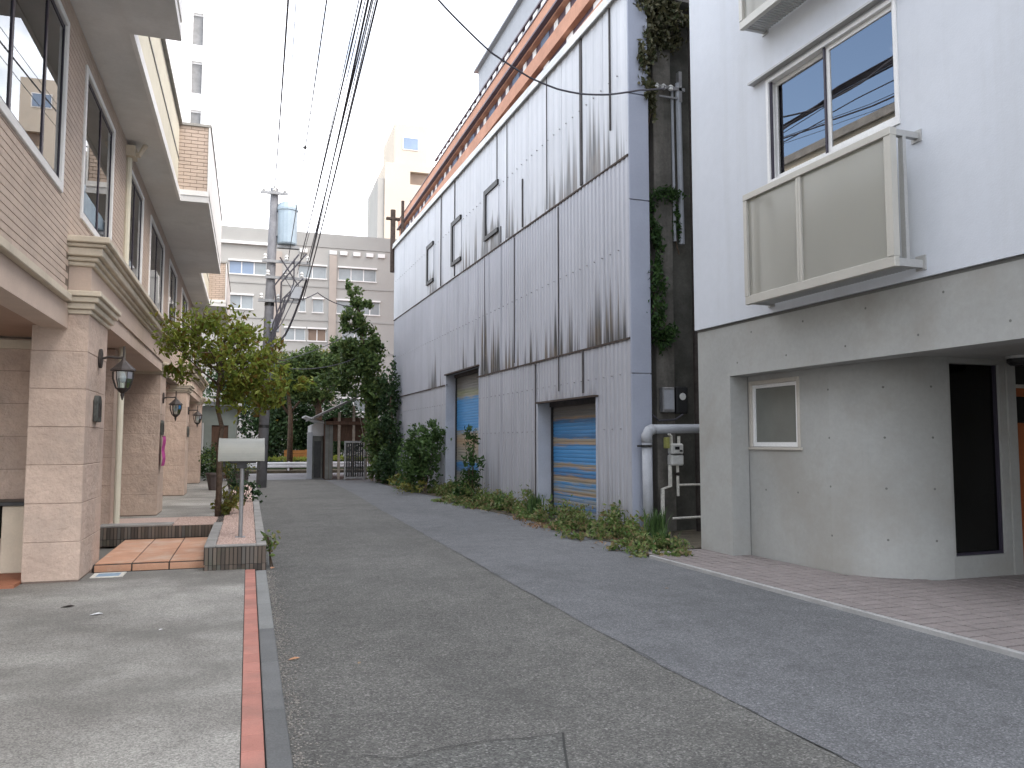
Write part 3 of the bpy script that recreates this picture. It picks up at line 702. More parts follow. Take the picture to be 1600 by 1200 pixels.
# wall lanterns on the columns
def lantern(loc, label):
    t = thing('wall_lantern', label, 'lantern', loc, 0, 'wall lanterns on the columns')
    x, y, z = loc
    obj('backplate', MB().prism_x([(y + .075 * math.cos(a), z + .115 * math.sin(a)) for a in np.linspace(0, 2 * math.pi, 13)[:-1]], x + .002, x + .035), 'iron_brown', t, bevel=.006)
    obj('arm', MB().tube([(x + .03, y, z), (x + .10, y, z + .02), (x + .20, y, z + .015), (x + .26, y, z + .02)], .014, 8).tube([(x + .26, y, z - .12), (x + .26, y, z + .15)], .011, 8), 'iron_brown', t)
    L = (x + .26, y, z - .15)
    obj('cap', MB().lathe([(.012, .17), (.03, .13), (.085, .075), (.135, .03), (.14, .012), (.10, .0)], L, 8), 'iron_brown', t)
    obj('glass', MB().lathe([(.108, -.002), (.105, -.08), (.07, -.19)], L, 6), 'lantern_glass', t)
    cg = MB()
    for k in range(6):
        a = 2 * math.pi * k / 6
        cg.tube([(L[0] + r * math.cos(a), L[1] + r * math.sin(a), L[2] + zz) for r, zz in ((.114, 0), (.111, -.08), (.074, -.195))], .006, 5)
    obj('cage', cg, 'iron_brown', t)
    obj('bulb', MB().lathe([(.02, -.01), (.035, -.06), (.03, -.11), (.01, -.13)], L, 8), 'porcelain', t)
    obj('finial', MB().lathe([(.078, -.19), (.05, -.225), (.02, -.25), (.022, -.27), (.006, -.33)], L, 8), 'iron_brown', t)
    return t
lantern((-1.67, 10.28, 2.47), 'largest wall lantern, on the nearest pink stone column')
lantern((-1.72, 18.1, 2.42), 'middle wall lantern, above the magenta cloth strip on the second column')
lantern((-1.66, 24.6, 2.40), 'smallest wall lantern, on the third stone column behind the tree')
def plaque(loc, label):
    t = thing('door_plate', label, 'intercom', loc, 0, 'dark plates under the wall lanterns')
    x, y, z = loc
    obj('plate', MB().prism_x([(y - .13, z - .15), (y + .13, z - .15), (y + .13, z + .09), (y + .07, z + .15), (y - .07, z + .15), (y - .13, z + .09)], x + .002, x + .05), 'verdigris', t, bevel=.008)
    obj('panel', MB().box(x + .051, x + .058, y - .08, y + .08, z - .09, z + .06), 'iron_brown', t)
    return t
plaque((-1.67, 10.15, 1.88), 'dark bronze plate below the lantern on the nearest column')
plaque((-1.72, 17.95, 1.80), 'dark bronze plate above the magenta strip on the second column')
plaque((-1.66, 24.5, 1.80), 'dark bronze plate on the third column behind the tree')
mg = thing('cloth_banner', 'narrow magenta cloth strip hanging on the second column', 'banner', (-1.69, 17.9, 0.95))
mv = MB(); rows = 9
for i in range(rows):
    z = 1.62 - i * .075; k = .012 * math.sin(i * 1.3)
    mv.add([(-1.66 + k, 17.70, z), (-1.62 + k, 17.92, z), (-1.66 + k, 18.14, z)], [])
for i in range(rows - 1):
    mv.f += [(3 * i, 3 * i + 1, 3 * i + 4, 3 * i + 3), (3 * i + 1, 3 * i + 2, 3 * i + 5, 3 * i + 4)]
obj('cloth', mv, 'magenta', mg)
obj('rod', MB().tube([(-1.655, 17.66, 1.625), (-1.655, 18.18, 1.625)], .012, 6), 'iron_brown', mg)

# terracotta terrace, brick planter, gravel
ter = obj('terrace', MB().box(-1.665, -0.45, 10.38, 12.9, -0.02, 0.085), 'joint', kind='structure')
tp, ty = 0.402, 0.60
tt = MB().box(-tp / 2 + .006, tp / 2 - .006, -ty / 2 + .006, ty / 2 - .006, -0.012, 0).mesh('tile', bevel=.004); tt.materials.append(M['terracotta'])
for i in range(3):
    for j in range(4):
        piece('tile', tt, ter, (-1.66 + tp * (i + .5) + 1.0575, 10.41 + ty * (j + .5) - 11.64, 0.118 + random.uniform(-.001, .001)))
rt = MB().box(-tp / 2 + .008, tp / 2 - .008, -0.014, 0.0, -0.04, 0.036).mesh('riser_tile', bevel=.003); rt.materials.append(M['terracotta'])
for i in range(3): piece('riser_tile', rt, ter, (-1.66 + tp * (i + .5) + 1.0575, 10.378 - 11.64, 0.065))

P = thing('planter', 'L shaped planter faced with brown soldier tiles, filled with pink gravel', 'planter', (-0.1, 9.95, 0))
cores = MB().box(-0.44, 0.215, 9.93, 24.0, 0, 0.29).box(-2.0, -0.445, 12.9, 14.3, 0, 0.27)
obj('core', cores, 'joint', P)
sg = MB(); rr = random.Random(5)
def soldier(axis, a0, a1, c, zlist, out):
    n = int(round((a1 - a0) / 0.045))
    for k in range(n):
        p0 = a0 + (a1 - a0) * k / n + .005; p1 = a0 + (a1 - a0) * (k + 1) / n - .005
        for (z0, z1) in zlist:
            d = rr.uniform(0.008, 0.018)
            if axis == 'x': sg.box(p0, p1, c - d * out if out > 0 else c, c if out > 0 else c + d, z0 + .003, z1 - .003)
            else: sg.box(c, c + d * out, p0, p1, z0 + .003, z1 - .003)
soldier('x', -0.45, 0.225, 9.929, [(0.0, 0.09), (0.09, 0.29)], 1)
soldier('x', -2.0, -0.45, 12.899, [(0.0, 0.095), (0.10, 0.27)], 1)
soldier('y', 9.93, 24.0, 0.216, [(0.0, 0.09), (0.09, 0.29)], 1)
soldier('y', 9.93, 12.88, -0.441, [(0.09, 0.29)], -1)
obj('soldier_tiles', sg, 'planter_tile', P, kind='stuff')
cp = MB()
cp.box(-0.455, -0.335, 9.915, 12.78, 0.291, 0.315).box(0.115, 0.23, 9.915, 24.0, 0.291, 0.315).box(-0.334, 0.114, 9.915, 10.0, 0.291, 0.315)
cp.box(-2.02, -1.04, 12.885, 13.2, 0.271, 0.30)
obj('coping', cp, 'coping', P, bevel=.006)
obj('soil', MB().box(-0.33, 0.11, 10.02, 23.9, 0.291, 0.297).box(-1.03, -0.34, 12.9, 14.25, 0.271, 0.279).box(-2.0, -1.04, 13.21, 14.25, 0.271, 0.279), 'gravel', P)
rng = np.random.default_rng(11)
n = 5200
gx = np.where(rng.random(n) < .68, rng.uniform(-.33, .11, n), 0); gy = rng.uniform(10.02, 18, n)
m_ = gx == 0; gx[m_] = rng.uniform(-1.03, -.33, m_.sum()); gy[m_] = rng.uniform(12.92, 14.2, m_.sum())
gz_ = np.where(gx < -.335, .281, .299)
gs = rng.uniform(.008, .018, n)
oct_ = np.array([(1, 0, 0), (-1, 0, 0), (0, 1, 0), (0, -1, 0), (0, 0, .7), (0, 0, -.7)])
gv = (np.stack([gx, gy, gz_], 1)[:, None, :] + oct_[None] * gs[:, None, None] * rng.uniform(.6, 1.3, (n, 1, 3))).reshape(-1, 3)
of = [(0, 2, 4), (2, 1, 4), (1, 3, 4), (3, 0, 4), (2, 0, 5), (1, 2, 5), (3, 1, 5), (0, 3, 5)]
gm = MB(); gm.v = gv.tolist(); gm.f = [tuple(i * 6 + k for k in f) for i in range(n) for f in of]
obj('gravel', gm, 'gravel', P, kind='stuff')

# letterbox on its post
mb_ = thing('mailbox', 'pale grey roll top mailbox on a thin post in the gravel planter', 'mailbox', (-0.07, 10.75, 0.297))
arc = [(10.60 + .33 * (1 - math.cos(q_)), 1.265 + .285 * math.sin(q_)) for q_ in np.linspace(0, math.pi / 2, 14)]
bd_ = obj('body', MB().prism_x(arc + [(10.96, 1.55), (10.96, 1.265)], -0.34, 0.19), 'mailbox', mb_)
rim = [(10.594 + .336 * (1 - math.cos(q_)), 1.262 + .294 * math.sin(q_)) for q_ in np.linspace(0, math.pi / 2, 14)]
for xa in (-0.352, 0.178): obj('rim', MB().prism_x(rim + [(10.965, 1.556), (10.965, 1.26)], xa, xa + .022), 'mailbox', mb_)
obj('bracket', MB().box(-0.22, 0.10, 10.72, 10.86, 1.235, 1.268).box(-0.13, -0.01, 10.74, 10.84, 1.17, 1.234).box(-.30, -.27, 10.74, 10.8, 1.19, 1.268).box(.12, .15, 10.74, 10.8, 1.15, 1.268), 'dark_metal', mb_)
obj('post', MB().tube([(-0.07, 10.79, 0.297), (-0.065, 10.79, 1.234)], .026, 10), 'galv', mb_)
obj('post_base', MB().box(-.13, -.01, 10.73, 10.85, .297, .312), 'galv', mb_)

# street tree in the planter
def tree(name, label, base, trunk_pts, r0, limbs, crown, lm, n, size, seed, group=None, bark='bark', **kw):
    t = thing(name, label, 'tree', base, 0, group)
    tk = MB().tube(trunk_pts, r0, 9, r0 * 0.45)
    for lp, lr in limbs: tk.tube(lp, lr, 6, lr * 0.35)
    obj('trunk', tk, bark, t, smooth=True)
    leaves('crown', t, lm, crown, n, size, seed, **kw)
    return t
lb = []
rr = random.Random(9)
for k in range(13):
    a = rr.uniform(0, 6.28); h = rr.uniform(2.35, 3.1); L = rr.uniform(.5, 1.15)
    p0 = (-0.47, 14.12, h); p1 = (-0.47 + .45 * L * math.cos(a), 14.12 + .45 * L * math.sin(a), h + .25); p2 = (-0.45 + L * math.cos(a), 14.12 + L * math.sin(a), h + .25 + rr.uniform(-.15, .45))
    lb.append(([p0, p1, p2], .018))
tree('street_tree', 'small yellow green tree with brownish leaves growing from the gravel planter', (-0.45, 14.1, 0.28),
     [(-0.45, 14.1, .27), (-0.44, 14.1, .9), (-0.46, 14.1, 1.4), (-0.42, 14.1, 1.75), (-0.5, 14.12, 2.05), (-0.49, 14.12, 2.5), (-0.42, 14.12, 3.2)], .052, lb,
     [(-0.5, 14.1, 3.2, .72, .75, .45), (-1.0, 14.0, 2.95, .40, .5, .36), (.05, 14.0, 3.15, .5, .55, .35), (-0.15, 14.0, 2.85, .55, .6, .5), (0.25, 14.0, 2.5, .42, .5, .36), (-0.05, 14.05, 2.25, .40, .45, .36), (-0.35, 14.1, 2.65, .5, .6, .4), (0.62, 13.95, 2.62, .34, .4, .16), (.85, 13.95, 2.5, .25, .3, .12), (-1.15, 14.0, 2.6, .25, .3, .2), (-0.45, 14.1, 3.5, .32, .35, .22)],
     'leaf_street', 5600, .105, 21, sub=85, spread=.42, shell=.45, flat=.8, aspect=.45, hang=.5)
# small plants in the planter
def small_plant(name, label, base, r, h, n, lm, seed, size=.07, group=None, clumps=None, **kw):
    t = thing(name, label, 'plant', base, 0, group)
    x, y, z = base
    st_ = MB(); q = random.Random(seed)
    for k in range(6):
        a = q.uniform(0, 6.28); rr_ = r * q.uniform(.2, .7)
        st_.tube([(x + q.uniform(-.03, .03), y + q.uniform(-.03, .03), z), (x + rr_ * .5 * math.cos(a), y + rr_ * .5 * math.sin(a), z + h * .5), (x + rr_ * math.cos(a), y + rr_ * math.sin(a), z + h * .85)], max(.006, r * .025), 5, .004)
    obj('stems', st_, 'bark', t)
    leaves('foliage', t, lm, clumps or [(x, y, z + h * .55, r, r, h * .5)], n, size, seed, **kw)
    return t
small_plant('shrub', 'low yellow green plant at the foot of the street tree', (-0.30, 14.3, .297), .26, .42, 260, 'leaf_yellow', 31, .10, sub=18)
small_plant('shrub', 'dark leafy plant in the planter behind the mailbox', (-0.05, 17.2, .297), .30, .45, 300, 'leaf_dark', 32, .10, sub=18)
small_plant('weed', 'pale weed growing between the planter corner and the road', (0.29, 10.25, 0), .10, .42, 90, 'leaf_weed', 33, .07, sub=10)
def pot(loc, s, label, seed, lm):
    t = thing('potted_plant', label, 'potted plant', loc, 0)
    obj('pot', MB().lathe([(.12 * s, 0), (.17 * s, .30 * s), (.19 * s, .31 * s), (.19 * s, .35 * s), (.15 * s, .35 * s), (.14 * s, .30 * s)], loc, 12), 'plastic_pot', t)
    x, y, z = loc
    leaves('foliage', t, lm, [(x, y, z + .35 * s + .3 * s, .3 * s, .3 * s, .32 * s)], 260, .08, seed, sub=18)
pot((-0.35, 24.6, 0.028), 1.2, 'dark potted plant at the far end of the planter', 41, 'leaf_dark')
pot((-0.95, 26.5, 0.028), 1.5, 'potted shrub on the driveway beside the third column', 42, 'leaf_tree')
pot((-0.2, 29.0, 0.0), 1.5, 'potted shrub standing just left of the utility pole', 43, 'leaf_yellow')

# utility cover, litter, fallen leaves
uc = thing('utility_cover', 'small metal framed cover with a blue lid set in the concrete at the column foot', 'cover', (-1.45, 10.12, 0.03))
obj('frame', MB().box(-1.60, -1.555, 9.78, 10.1, .028, .038).box(-1.32, -1.275, 9.78, 10.1, .028, .038).box(-1.554, -1.321, 9.78, 9.82, .028, .038).box(-1.554, -1.321, 10.06, 10.1, .028, .038), 'white_pipe', uc)
obj('lid', MB().box(-1.553, -1.322, 9.822, 10.058, .026, .035), 'blue_cover', uc)
def flat_leaf(name, label, cat, loc, s, m, rz):
    q = MB(); c, sn = math.cos(rz), math.sin(rz); pts_ = []
    for (a, b, z) in ((-1, 0, .02), (-.4, .45, .10), (.3, .5, .22), (1, .1, .08), (.35, -.5, .2), (-.4, -.42, .12), (0, 0, .0)):
        pts_.append((loc[0] + s * (a * c - b * sn), loc[1] + s * (a * sn + b * c), loc[2] + .002 + s * z))
    q.add(pts_, [(6, 0, 5), (6, 1, 0), (6, 2, 1), (6, 3, 2), (6, 4, 3), (6, 5, 4)])
    return obj(name, q, m, None, label, cat)
flat_leaf('fallen_leaf', 'single brown fallen leaf lying on the asphalt beside the kerb', 'leaf', (0.335, 5.85, 0), .045, 'fallen', .3)
flat_leaf('fallen_leaf', 'brown fallen leaf on the road at the planter corner', 'leaf', (0.31, 10.1, 0), .05, 'fallen', 1.2)
flat_leaf('paper_scrap', 'white paper scrap lying on the concrete forecourt', 'litter', (-1.2, 7.72, .03), .055, 'paper', .2)
flat_leaf('paper_scrap', 'tiny white scrap on the concrete nearer than the other scrap', 'litter', (-0.62, 6.95, .03), .022, 'paper', .9)
flat_leaf('fallen_leaf', 'thin grey brown leaf on the concrete near the first column', 'leaf', (-1.5, 8.15, .03), .06, 'iron_brown', .15)

flat_leaf('fallen_leaf', 'tiny pale dry leaf on the old asphalt between the kerb and the road crack', 'leaf', (0.75, 5.6, 0.004), .022, 'leaf_dry_flat', 1.1)
flat_leaf('fallen_leaf', 'tiny dry leaf lying on the smoother right half of the lane near the pavement edge', 'leaf', (4.1, 7.4, 0.008), .024, 'leaf_dry_flat', 2.6)

# ------------------------------------------------------------------ right: corrugated warehouse
WHL, WHR = (5.9, 11.7, 0.0), 0.029
W = thing('warehouse', 'tall grey corrugated metal warehouse with streaked cladding and two painted shutters', 'building', WHL, WHR)
LEN = 19.3
OPN = [(1.30, 4.05, 0.0, 2.33), (8.2, 11.42, 0.0, 3.50)]
obj('wall', MB().wall(lambda u, z, d: (0.035 + d, u, z), 0.0, LEN, 0.0, 9.1, OPN, 0.30), 'jamb', W, local=True, weld=True)
obj('end_wall', MB().box(0.34, 9, LEN - .2, LEN, 0, 9.1).box(8.8, 9, .6, LEN - .2, 0, 9.1), 'jamb', W, local=True)
obj('roof', MB().box(0.04, 9, 0, LEN, 9.101, 9.2), 'tin', W, local=True)
def rib_panel(y0, y1, z0, z1, pitch, dep, x0, seam):
    q = MB(); prof = [(y0, 0.0)]; y = math.floor(y0 / pitch) * pitch
    while y < y1:
        for a, d in ((0.10, 0.0), (0.22, dep), (0.62, dep), (0.74, 0.0)):
            yy = y + a * pitch
            if y0 + .004 < yy < y1 - .004: prof.append((yy, d))
        y += pitch
    prof.append((y1, 0.0)); n_ = len(prof)
    vs_ = [(x0 - d, yy, z0) for yy, d in prof] + [(x0 - d, yy, z1) for yy, d in prof]
    fs_ = [(i + 1, i, n_ + i, n_ + i + 1) for i in range(n_ - 1)]
    q.add(vs_, fs_)
    # folded edges give the sheet its thickness
    q.add([(x0, y0, z0), (x0 + .028, y0, z0), (x0 + .028, y0, z1), (x0, y0, z1)], [(0, 1, 2, 3)])
    q.add([(x0, y1, z0), (x0, y1, z1), (x0 + .028, y1, z1), (x0 + .028, y1, z0)], [(0, 1, 2, 3)])
    q.add([(x - .0, yy, z0) for yy, d in prof for x in (x0 - d,)] + [(x0 + .028, yy, z0) for yy, d in prof], [(i, i + 1, n_ + i + 1, n_ + i) for i in range(n_ - 1)])
    return q
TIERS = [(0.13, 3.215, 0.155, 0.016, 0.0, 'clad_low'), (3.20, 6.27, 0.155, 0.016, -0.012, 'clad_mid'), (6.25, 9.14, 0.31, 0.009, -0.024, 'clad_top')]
pw = 0.92; rr = random.Random(17)
for ti, (z0, z1, pt, dp, x0, mm) in enumerate(TIERS):
    edges = set([0.0, LEN] + [k * pw for k in range(1, 21)])
    for (a, b, c, d) in OPN:
        if z0 < d: edges |= {a, b}
    edges = sorted(edges); edges = [e for i, e in enumerate(edges) if i == 0 or e - edges[i - 1] > 0.02]
    for a, b in zip(edges, edges[1:]):
        lo = z0
        for (oa, ob, oc, od) in OPN:
            if oa - .01 < (a + b) / 2 < ob + .01 and od > lo: lo = od
        if lo > z1 - .05: continue
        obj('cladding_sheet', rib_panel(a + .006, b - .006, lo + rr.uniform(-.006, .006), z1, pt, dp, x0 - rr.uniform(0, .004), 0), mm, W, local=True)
fl = MB()
for (z, x) in ((3.205, -.032), (6.262, -.043)):
    yy = 0.0
    while yy < LEN:
        y2 = min(LEN, yy + rr.uniform(.5, 1.4))
        if not (z < 3.5 and 8.0 < (yy + y2) / 2 < 11.5): fl.box(x - .002, x + .03, yy, y2, z - .016 - rr.uniform(0, .014), z + .008)
        yy = y2
objs('lap_flashing', fl, 'rust', W, local=True)
sm = MB()
for (y, w_, z0, z1) in ((1.82, .085, 6.3, 9.12), (3.5, .022, 6.3, 9.12), (5.98, .02, 6.3, 9.1), (6.42, .03, 6.3, 6.7), (10.55, .03, 6.3, 9.1), (12.1, .03, 6.3, 9.1), (0.62, .03, 6.9, 9.1), (6.72, .03, 7.95, 9.1), (1.82, .05, 2.4, 3.18), (4.95, .035, 6.3, 7.4), (7.7, .012, 3.3, 6.2), (4.2, .02, .2, 3.15), (5.5, .012, 3.3, 6.2), (2.95, .014, 2.5, 6.2)):
    sm.box(-.052 if z0 > 6 else -.041, -.02, y - w_ / 2, y + w_ / 2, z0, z1)
objs('open_seam', sm, 'seam_dark', W, local=True)
bo = MB()
for (z, x) in ((1.72, -.030), (2.62, -.030), (4.72, -.042), (7.75, -.038)):
    y = 0.35
    while y < LEN - .3:
        if not any(a - .05 < y < b + .05 and z < d for a, b, c, d in OPN):
            bo.prism_x([(y + .010 * math.cos(k * 1.047), z + .010 * math.sin(k * 1.047)) for k in range(6)], x - .014, x + .01)
        y += .31
obj('bolts', bo, 'galv', W, local=True, kind='stuff')
obj('roof_cap', MB().box(-.10, .16, -.05, LEN + .05, 9.142, 9.30).box(-.115, -.10, -.05, LEN + .05, 9.10, 9.20), 'roof_cap', W, local=True, bevel=.01)
objs('plinth', MB().box(-.01, .034, 4.06, 8.19, 0, .12).box(-.01, .034, .0, 1.29, 0, .10).box(-.01, .034, 11.43, LEN, 0, .12), 'old_conc', W, local=True)
obj('base_flashing', MB().prism_y([(-.005, .115), (-.14, .085), (-.14, .115), (-.005, .145)], -.02, 1.28), 'rust', W, local=True)
def shutter(a, b, top, mm):
    x = .30
    s_ = MB(); k = 0; z = 0.02
    while z < top - .10:
        z2 = min(z + .078, top - .10)
        s_.prism_y([(x, z + .001), (x - .004, z + .014), (x - .006, (z + z2) / 2), (x - .004, z2 - .014), (x, z2 - .001), (x + .012, z2 - .002), (x + .012, z + .002)], a + .05, b - .05); z = z2
    sh = obj('roller_shutter', s_, mm, W, local=True)
    objs('guide_rail', MB().box(x - .045, x + .03, a + .003, a + .05, 0.0, top - .01).box(x - .045, x + .03, b - .05, b - .003, 0.0, top - .01), 'dark_metal', sh, local=True)
    obj('shutter_hood', MB().box(x - .09, x + .03, a + .051, b - .051, top - .10, top - .003), 'seam_dark', sh, local=True)
    obj('bottom_bar', MB().box(x - .02, x + .02, a + .051, b - .051, 0.0, .018), 'dark_metal', sh, local=True)
    obj('lintel_drip', MB().box(-.09, .034, a - .06, b + .03, top - .028, top + .006), 'rust', W, local=True)
    objs('jamb_trim', MB().box(-.035, .30, b + .0025, b + .09, 0, top - .03).box(-.032, .034, a - .03, a - .0025, 0.13, top - .03), 'jamb', W, local=True)
shutter(*OPN[0][:2], OPN[0][3], 'shutter_a'); shutter(*OPN[1][:2], OPN[1][3], 'shutter_b')
for (a, b) in ((6.60, 7.68), (9.85, 10.82), (13.0, 13.85)):
    zb, zt = 6.62, 7.92
    w_ = obj('blind_window', MB().box(-.085, -.03, b - .15, b, zb, zt).box(-.085, -.03, a, b - .151, zt - .13, zt).box(-.085, -.03, a, b - .151, zb, zb + .10), 'black', W, local=True)  # black boxes on far side, top and bottom paint the shade of a recess
    obj('board', MB().box(-.045, -.030, a + .001, b - .152, zb + .101, zt - .131), 'clad_top', w_, local=True)
for (z0, z1) in ((0.0, 2.62), (2.625, 5.5), (5.505, 7.3), (7.305, 9.29)):
    obj('corner_sheet', MB().box(-.028, .34, -.034, -.002, z0, z1 - .012), 'clad_side', W, local=True, bevel=.005)
objs('vent_pipe', MB().tube([(-.08, LEN + .12, 8.2), (-.08, LEN + .12, 10.7)], .10, 8).tube([(.3, LEN + .1, 9.2), (.3, LEN + .1, 11.1)], .06, 6).box(-.35, .2, LEN + .02, LEN + .2, 10.3, 10.38), 'rust', W, local=True)
obj('roof_rail', MB().tube([(.4, 3, 9.62), (.4, LEN, 9.62)], .02, 5), 'rust', W, local=True)

# ------------------------------------------------------------------ gap between warehouse and white building
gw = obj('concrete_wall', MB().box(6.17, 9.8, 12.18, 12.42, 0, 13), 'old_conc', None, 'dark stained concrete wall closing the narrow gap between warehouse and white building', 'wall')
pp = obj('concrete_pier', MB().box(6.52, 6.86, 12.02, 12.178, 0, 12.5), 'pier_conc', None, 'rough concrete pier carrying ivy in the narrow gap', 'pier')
dp = thing('drainpipe', 'thick grey drainpipe with elbow beside the warehouse corner', 'pipe', (6.02, 11.45, 0))
obj('pipe', MB().tube([(6.03, 11.45, 0), (6.02, 11.45, 1.50)], .078, 12), 'pvc_grey', dp, smooth=True)
obj('elbow', MB().tube([(6.02, 11.45, 1.50), (6.02, 11.45, 1.60), (6.06, 11.45, 1.68), (6.14, 11.46, 1.71)], .088, 12), 'pvc_grey', dp, smooth=True)
obj('cross_pipe', MB().tube([(6.14, 11.46, 1.71), (7.5, 11.5, 1.73)], .076, 12), 'pvc_grey', dp, smooth=True)
obj('clamp', MB().tube([(6.02, 11.45, 1.42), (6.02, 11.45, 1.46)], .092, 12).box(5.86, 5.94, 11.43, 11.47, 1.425, 1.455), 'black', dp)
gm_ = thing('gas_meter', 'white gas meter hanging under the grey cross pipe in the gap', 'gas meter', (6.56, 11.75, 0))
mx, my = 6.68, 11.72
obj('body', MB().box(mx - .115, mx + .115, my - .09, my + .07, 1.12, 1.30).box(mx - .105, mx + .115, my - .085, my + .07, 1.301, 1.48), 'meter', gm_, bevel=.022)
obj('dial', MB().box(mx - .05, mx + .03, my - .095, my - .088, 1.38, 1.43), 'black', gm_)
obj('dial', MB().box(mx + .035, mx + .085, my - .095, my - .088, 1.345, 1.375), 'black', gm_)
obj('band', MB().box(mx - .11, mx + .118, my - .094, my - .05, 1.296, 1.308), 'black', gm_)
obj('inlet', MB().tube([(mx - .07, my, 1.47), (mx - .07, my, 1.60), (mx - .12, my, 1.64)], .026, 8).tube([(mx + .07, my, 1.47), (mx + .07, my, 1.60)], .026, 8), 'white_pipe', gm_)
obj('valve', MB().box(mx - .20, mx - .12, my - .05, my + .03, 1.40, 1.58), 'yellow_tag', gm_, bevel=.01)
obj('pipe', MB().tube([(mx - .10, my, 1.13), (mx - .10, my, .78), (mx - .24, my, .74), (mx - .25, my, .02)], .034, 8), 'white_pipe', gm_)
obj('pipe', MB().tube([(mx + .04, my, 1.13), (mx + .045, my, .62)], .024, 8).tube([(mx + .045, my, .80), (mx + .9, my, .80)], .018, 8), 'white_pipe', gm_)
obj('tap', MB().tube([(mx + .035, my - .04, .98), (mx + .035, my + .04, .98)], .03, 8), 'iron_brown', gm_)
obj('water_pipe', MB().tube([(6.55, 11.6, .27), (7.6, 11.6, .29)], .02, 8), 'white_pipe', None, 'thin pale pipe running low across the gap above the ground', 'pipe')
eb = thing('meter_box', 'pale electricity box fixed above the grey cross pipe in the gap', 'electric box', (6.6, 12.0, 2.0))
obj('case', MB().box(6.56, 6.78, 11.88, 12.01, 2.0, 2.42), 'galv', eb, bevel=.01)
obj('cover', MB().box(6.58, 6.76, 11.868, 11.879, 2.05, 2.37), 'pvc_grey', eb)
eb2 = thing('electric_meter', 'black round faced electric meter beside the pale box in the gap', 'electric meter', (6.95, 11.95, 2.0))
obj('case', MB().box(6.84, 7.06, 11.92, 12.02, 1.98, 2.44), 'black', eb2, bevel=.02)
obj('dial', MB().prism_y([(6.95 + .06 * math.cos(a), 2.27 + .06 * math.sin(a)) for a in np.linspace(0, 6.283, 13)[:-1]], 11.905, 11.919), 'meter', eb2)
obj('cable', MB().tube([(6.30, 11.98, 2.6), (6.34, 11.95, 2.0), (6.5, 11.92, 1.86), (6.8, 11.9, 1.88), (6.95, 11.92, 1.97)], .016, 6), 'cable', None, 'dark cable sagging below the meters in the gap', 'cable')
obj('conduit', MB().tube([(7.02, 11.98, 4.9), (6.99, 11.98, 7.75)], .05, 8).tube([(6.90, 12.0, 4.95), (6.88, 12.0, 7.7)], .025, 6), 'pvc_grey', None, 'pale vertical conduit high on the concrete pier below the cable bracket', 'conduit')
obj('conduit', MB().tube([(7.22, 11.9, 0.0), (7.20, 11.9, 12.6)], .055, 8), 'iron_brown', None, 'dark brown vertical pipe along the white building corner', 'pipe')
obj('conduit', MB().tube([(6.28, 12.06, 2.5), (6.27, 12.06, 9.0)], .03, 6), 'dark_metal', None, 'thin dark conduit beside the warehouse corner in the gap', 'conduit')
br = thing('cable_bracket', 'steel cable bracket with insulators on the concrete pier', 'bracket', (6.8, 11.98, 7.6))
obj('arm', MB().box(6.45, 7.10, 11.93, 11.97, 7.60, 7.66).box(6.98, 7.04, 11.93, 12.02, 7.4, 7.95).box(6.6, 6.98, 11.94, 11.96, 7.45, 7.48), 'galv', br)
for k in range(3):
    obj('insulator', MB().lathe([(.02, -.07), (.045, -.05), (.03, -.02), (.05, 0), (.02, .03)], (6.52 + .14 * k, 11.90, 7.63), 8), 'porcelain', br)
def ivy(label, clumps, n, size, seed, lm='leaf_ivy', **kw):
    c = clumps[0]; t = thing('ivy', label, 'ivy', (c[0], c[1], c[2] - c[5]))
    q = random.Random(seed); vm = MB()
    for cl in clumps:
        vm.tube([(cl[0] + q.uniform(-.1, .1), cl[1] + .1, cl[2] - cl[5]), (cl[0] + q.uniform(-.1, .1), cl[1] + .08, cl[2]), (cl[0] + q.uniform(-.1, .1), cl[1] + .1, cl[2] + cl[5] * .9)], .012, 5)
    obj('vine', vm, 'bark', t)
    leaves('foliage', t, lm, clumps, n, size, seed, **kw)
ivy('dry brownish ivy hanging from the top of the gap over the warehouse corner', [(6.55, 11.85, 9.5, .55, .22, .75), (6.2, 11.7, 9.3, .32, .2, .55), (6.9, 11.9, 9.9, .4, .2, .5), (6.35, 11.85, 8.5, .3, .2, .5), (6.2, 11.62, 7.9, .16, .12, .6), (6.3, 11.8, 7.1, .12, .1, .5), (6.75, 11.85, 8.7, .4, .2, .4)], 4800, .10, 51, 'ivy_dry', sub=120, hang=.9)
ivy('green ivy tuft on a ledge halfway up the gap', [(6.72, 11.95, 5.72, .32, .12, .16), (6.5, 12.0, 5.45, .10, .08, .3), (6.95, 12.0, 5.2, .08, .06, .45)], 650, .075, 52, sub=30, hang=.6)
ivy('dense green ivy clump hanging beside the warehouse corner at mid height', [(6.36, 11.8, 3.9, .24, .18, .62), (6.45, 11.9, 4.7, .15, .10, .5), (6.62, 11.9, 3.3, .2, .1, .25), (6.5, 11.95, 5.2, .09, .07, .35)], 1500, .085, 53, sub=55, hang=.7)

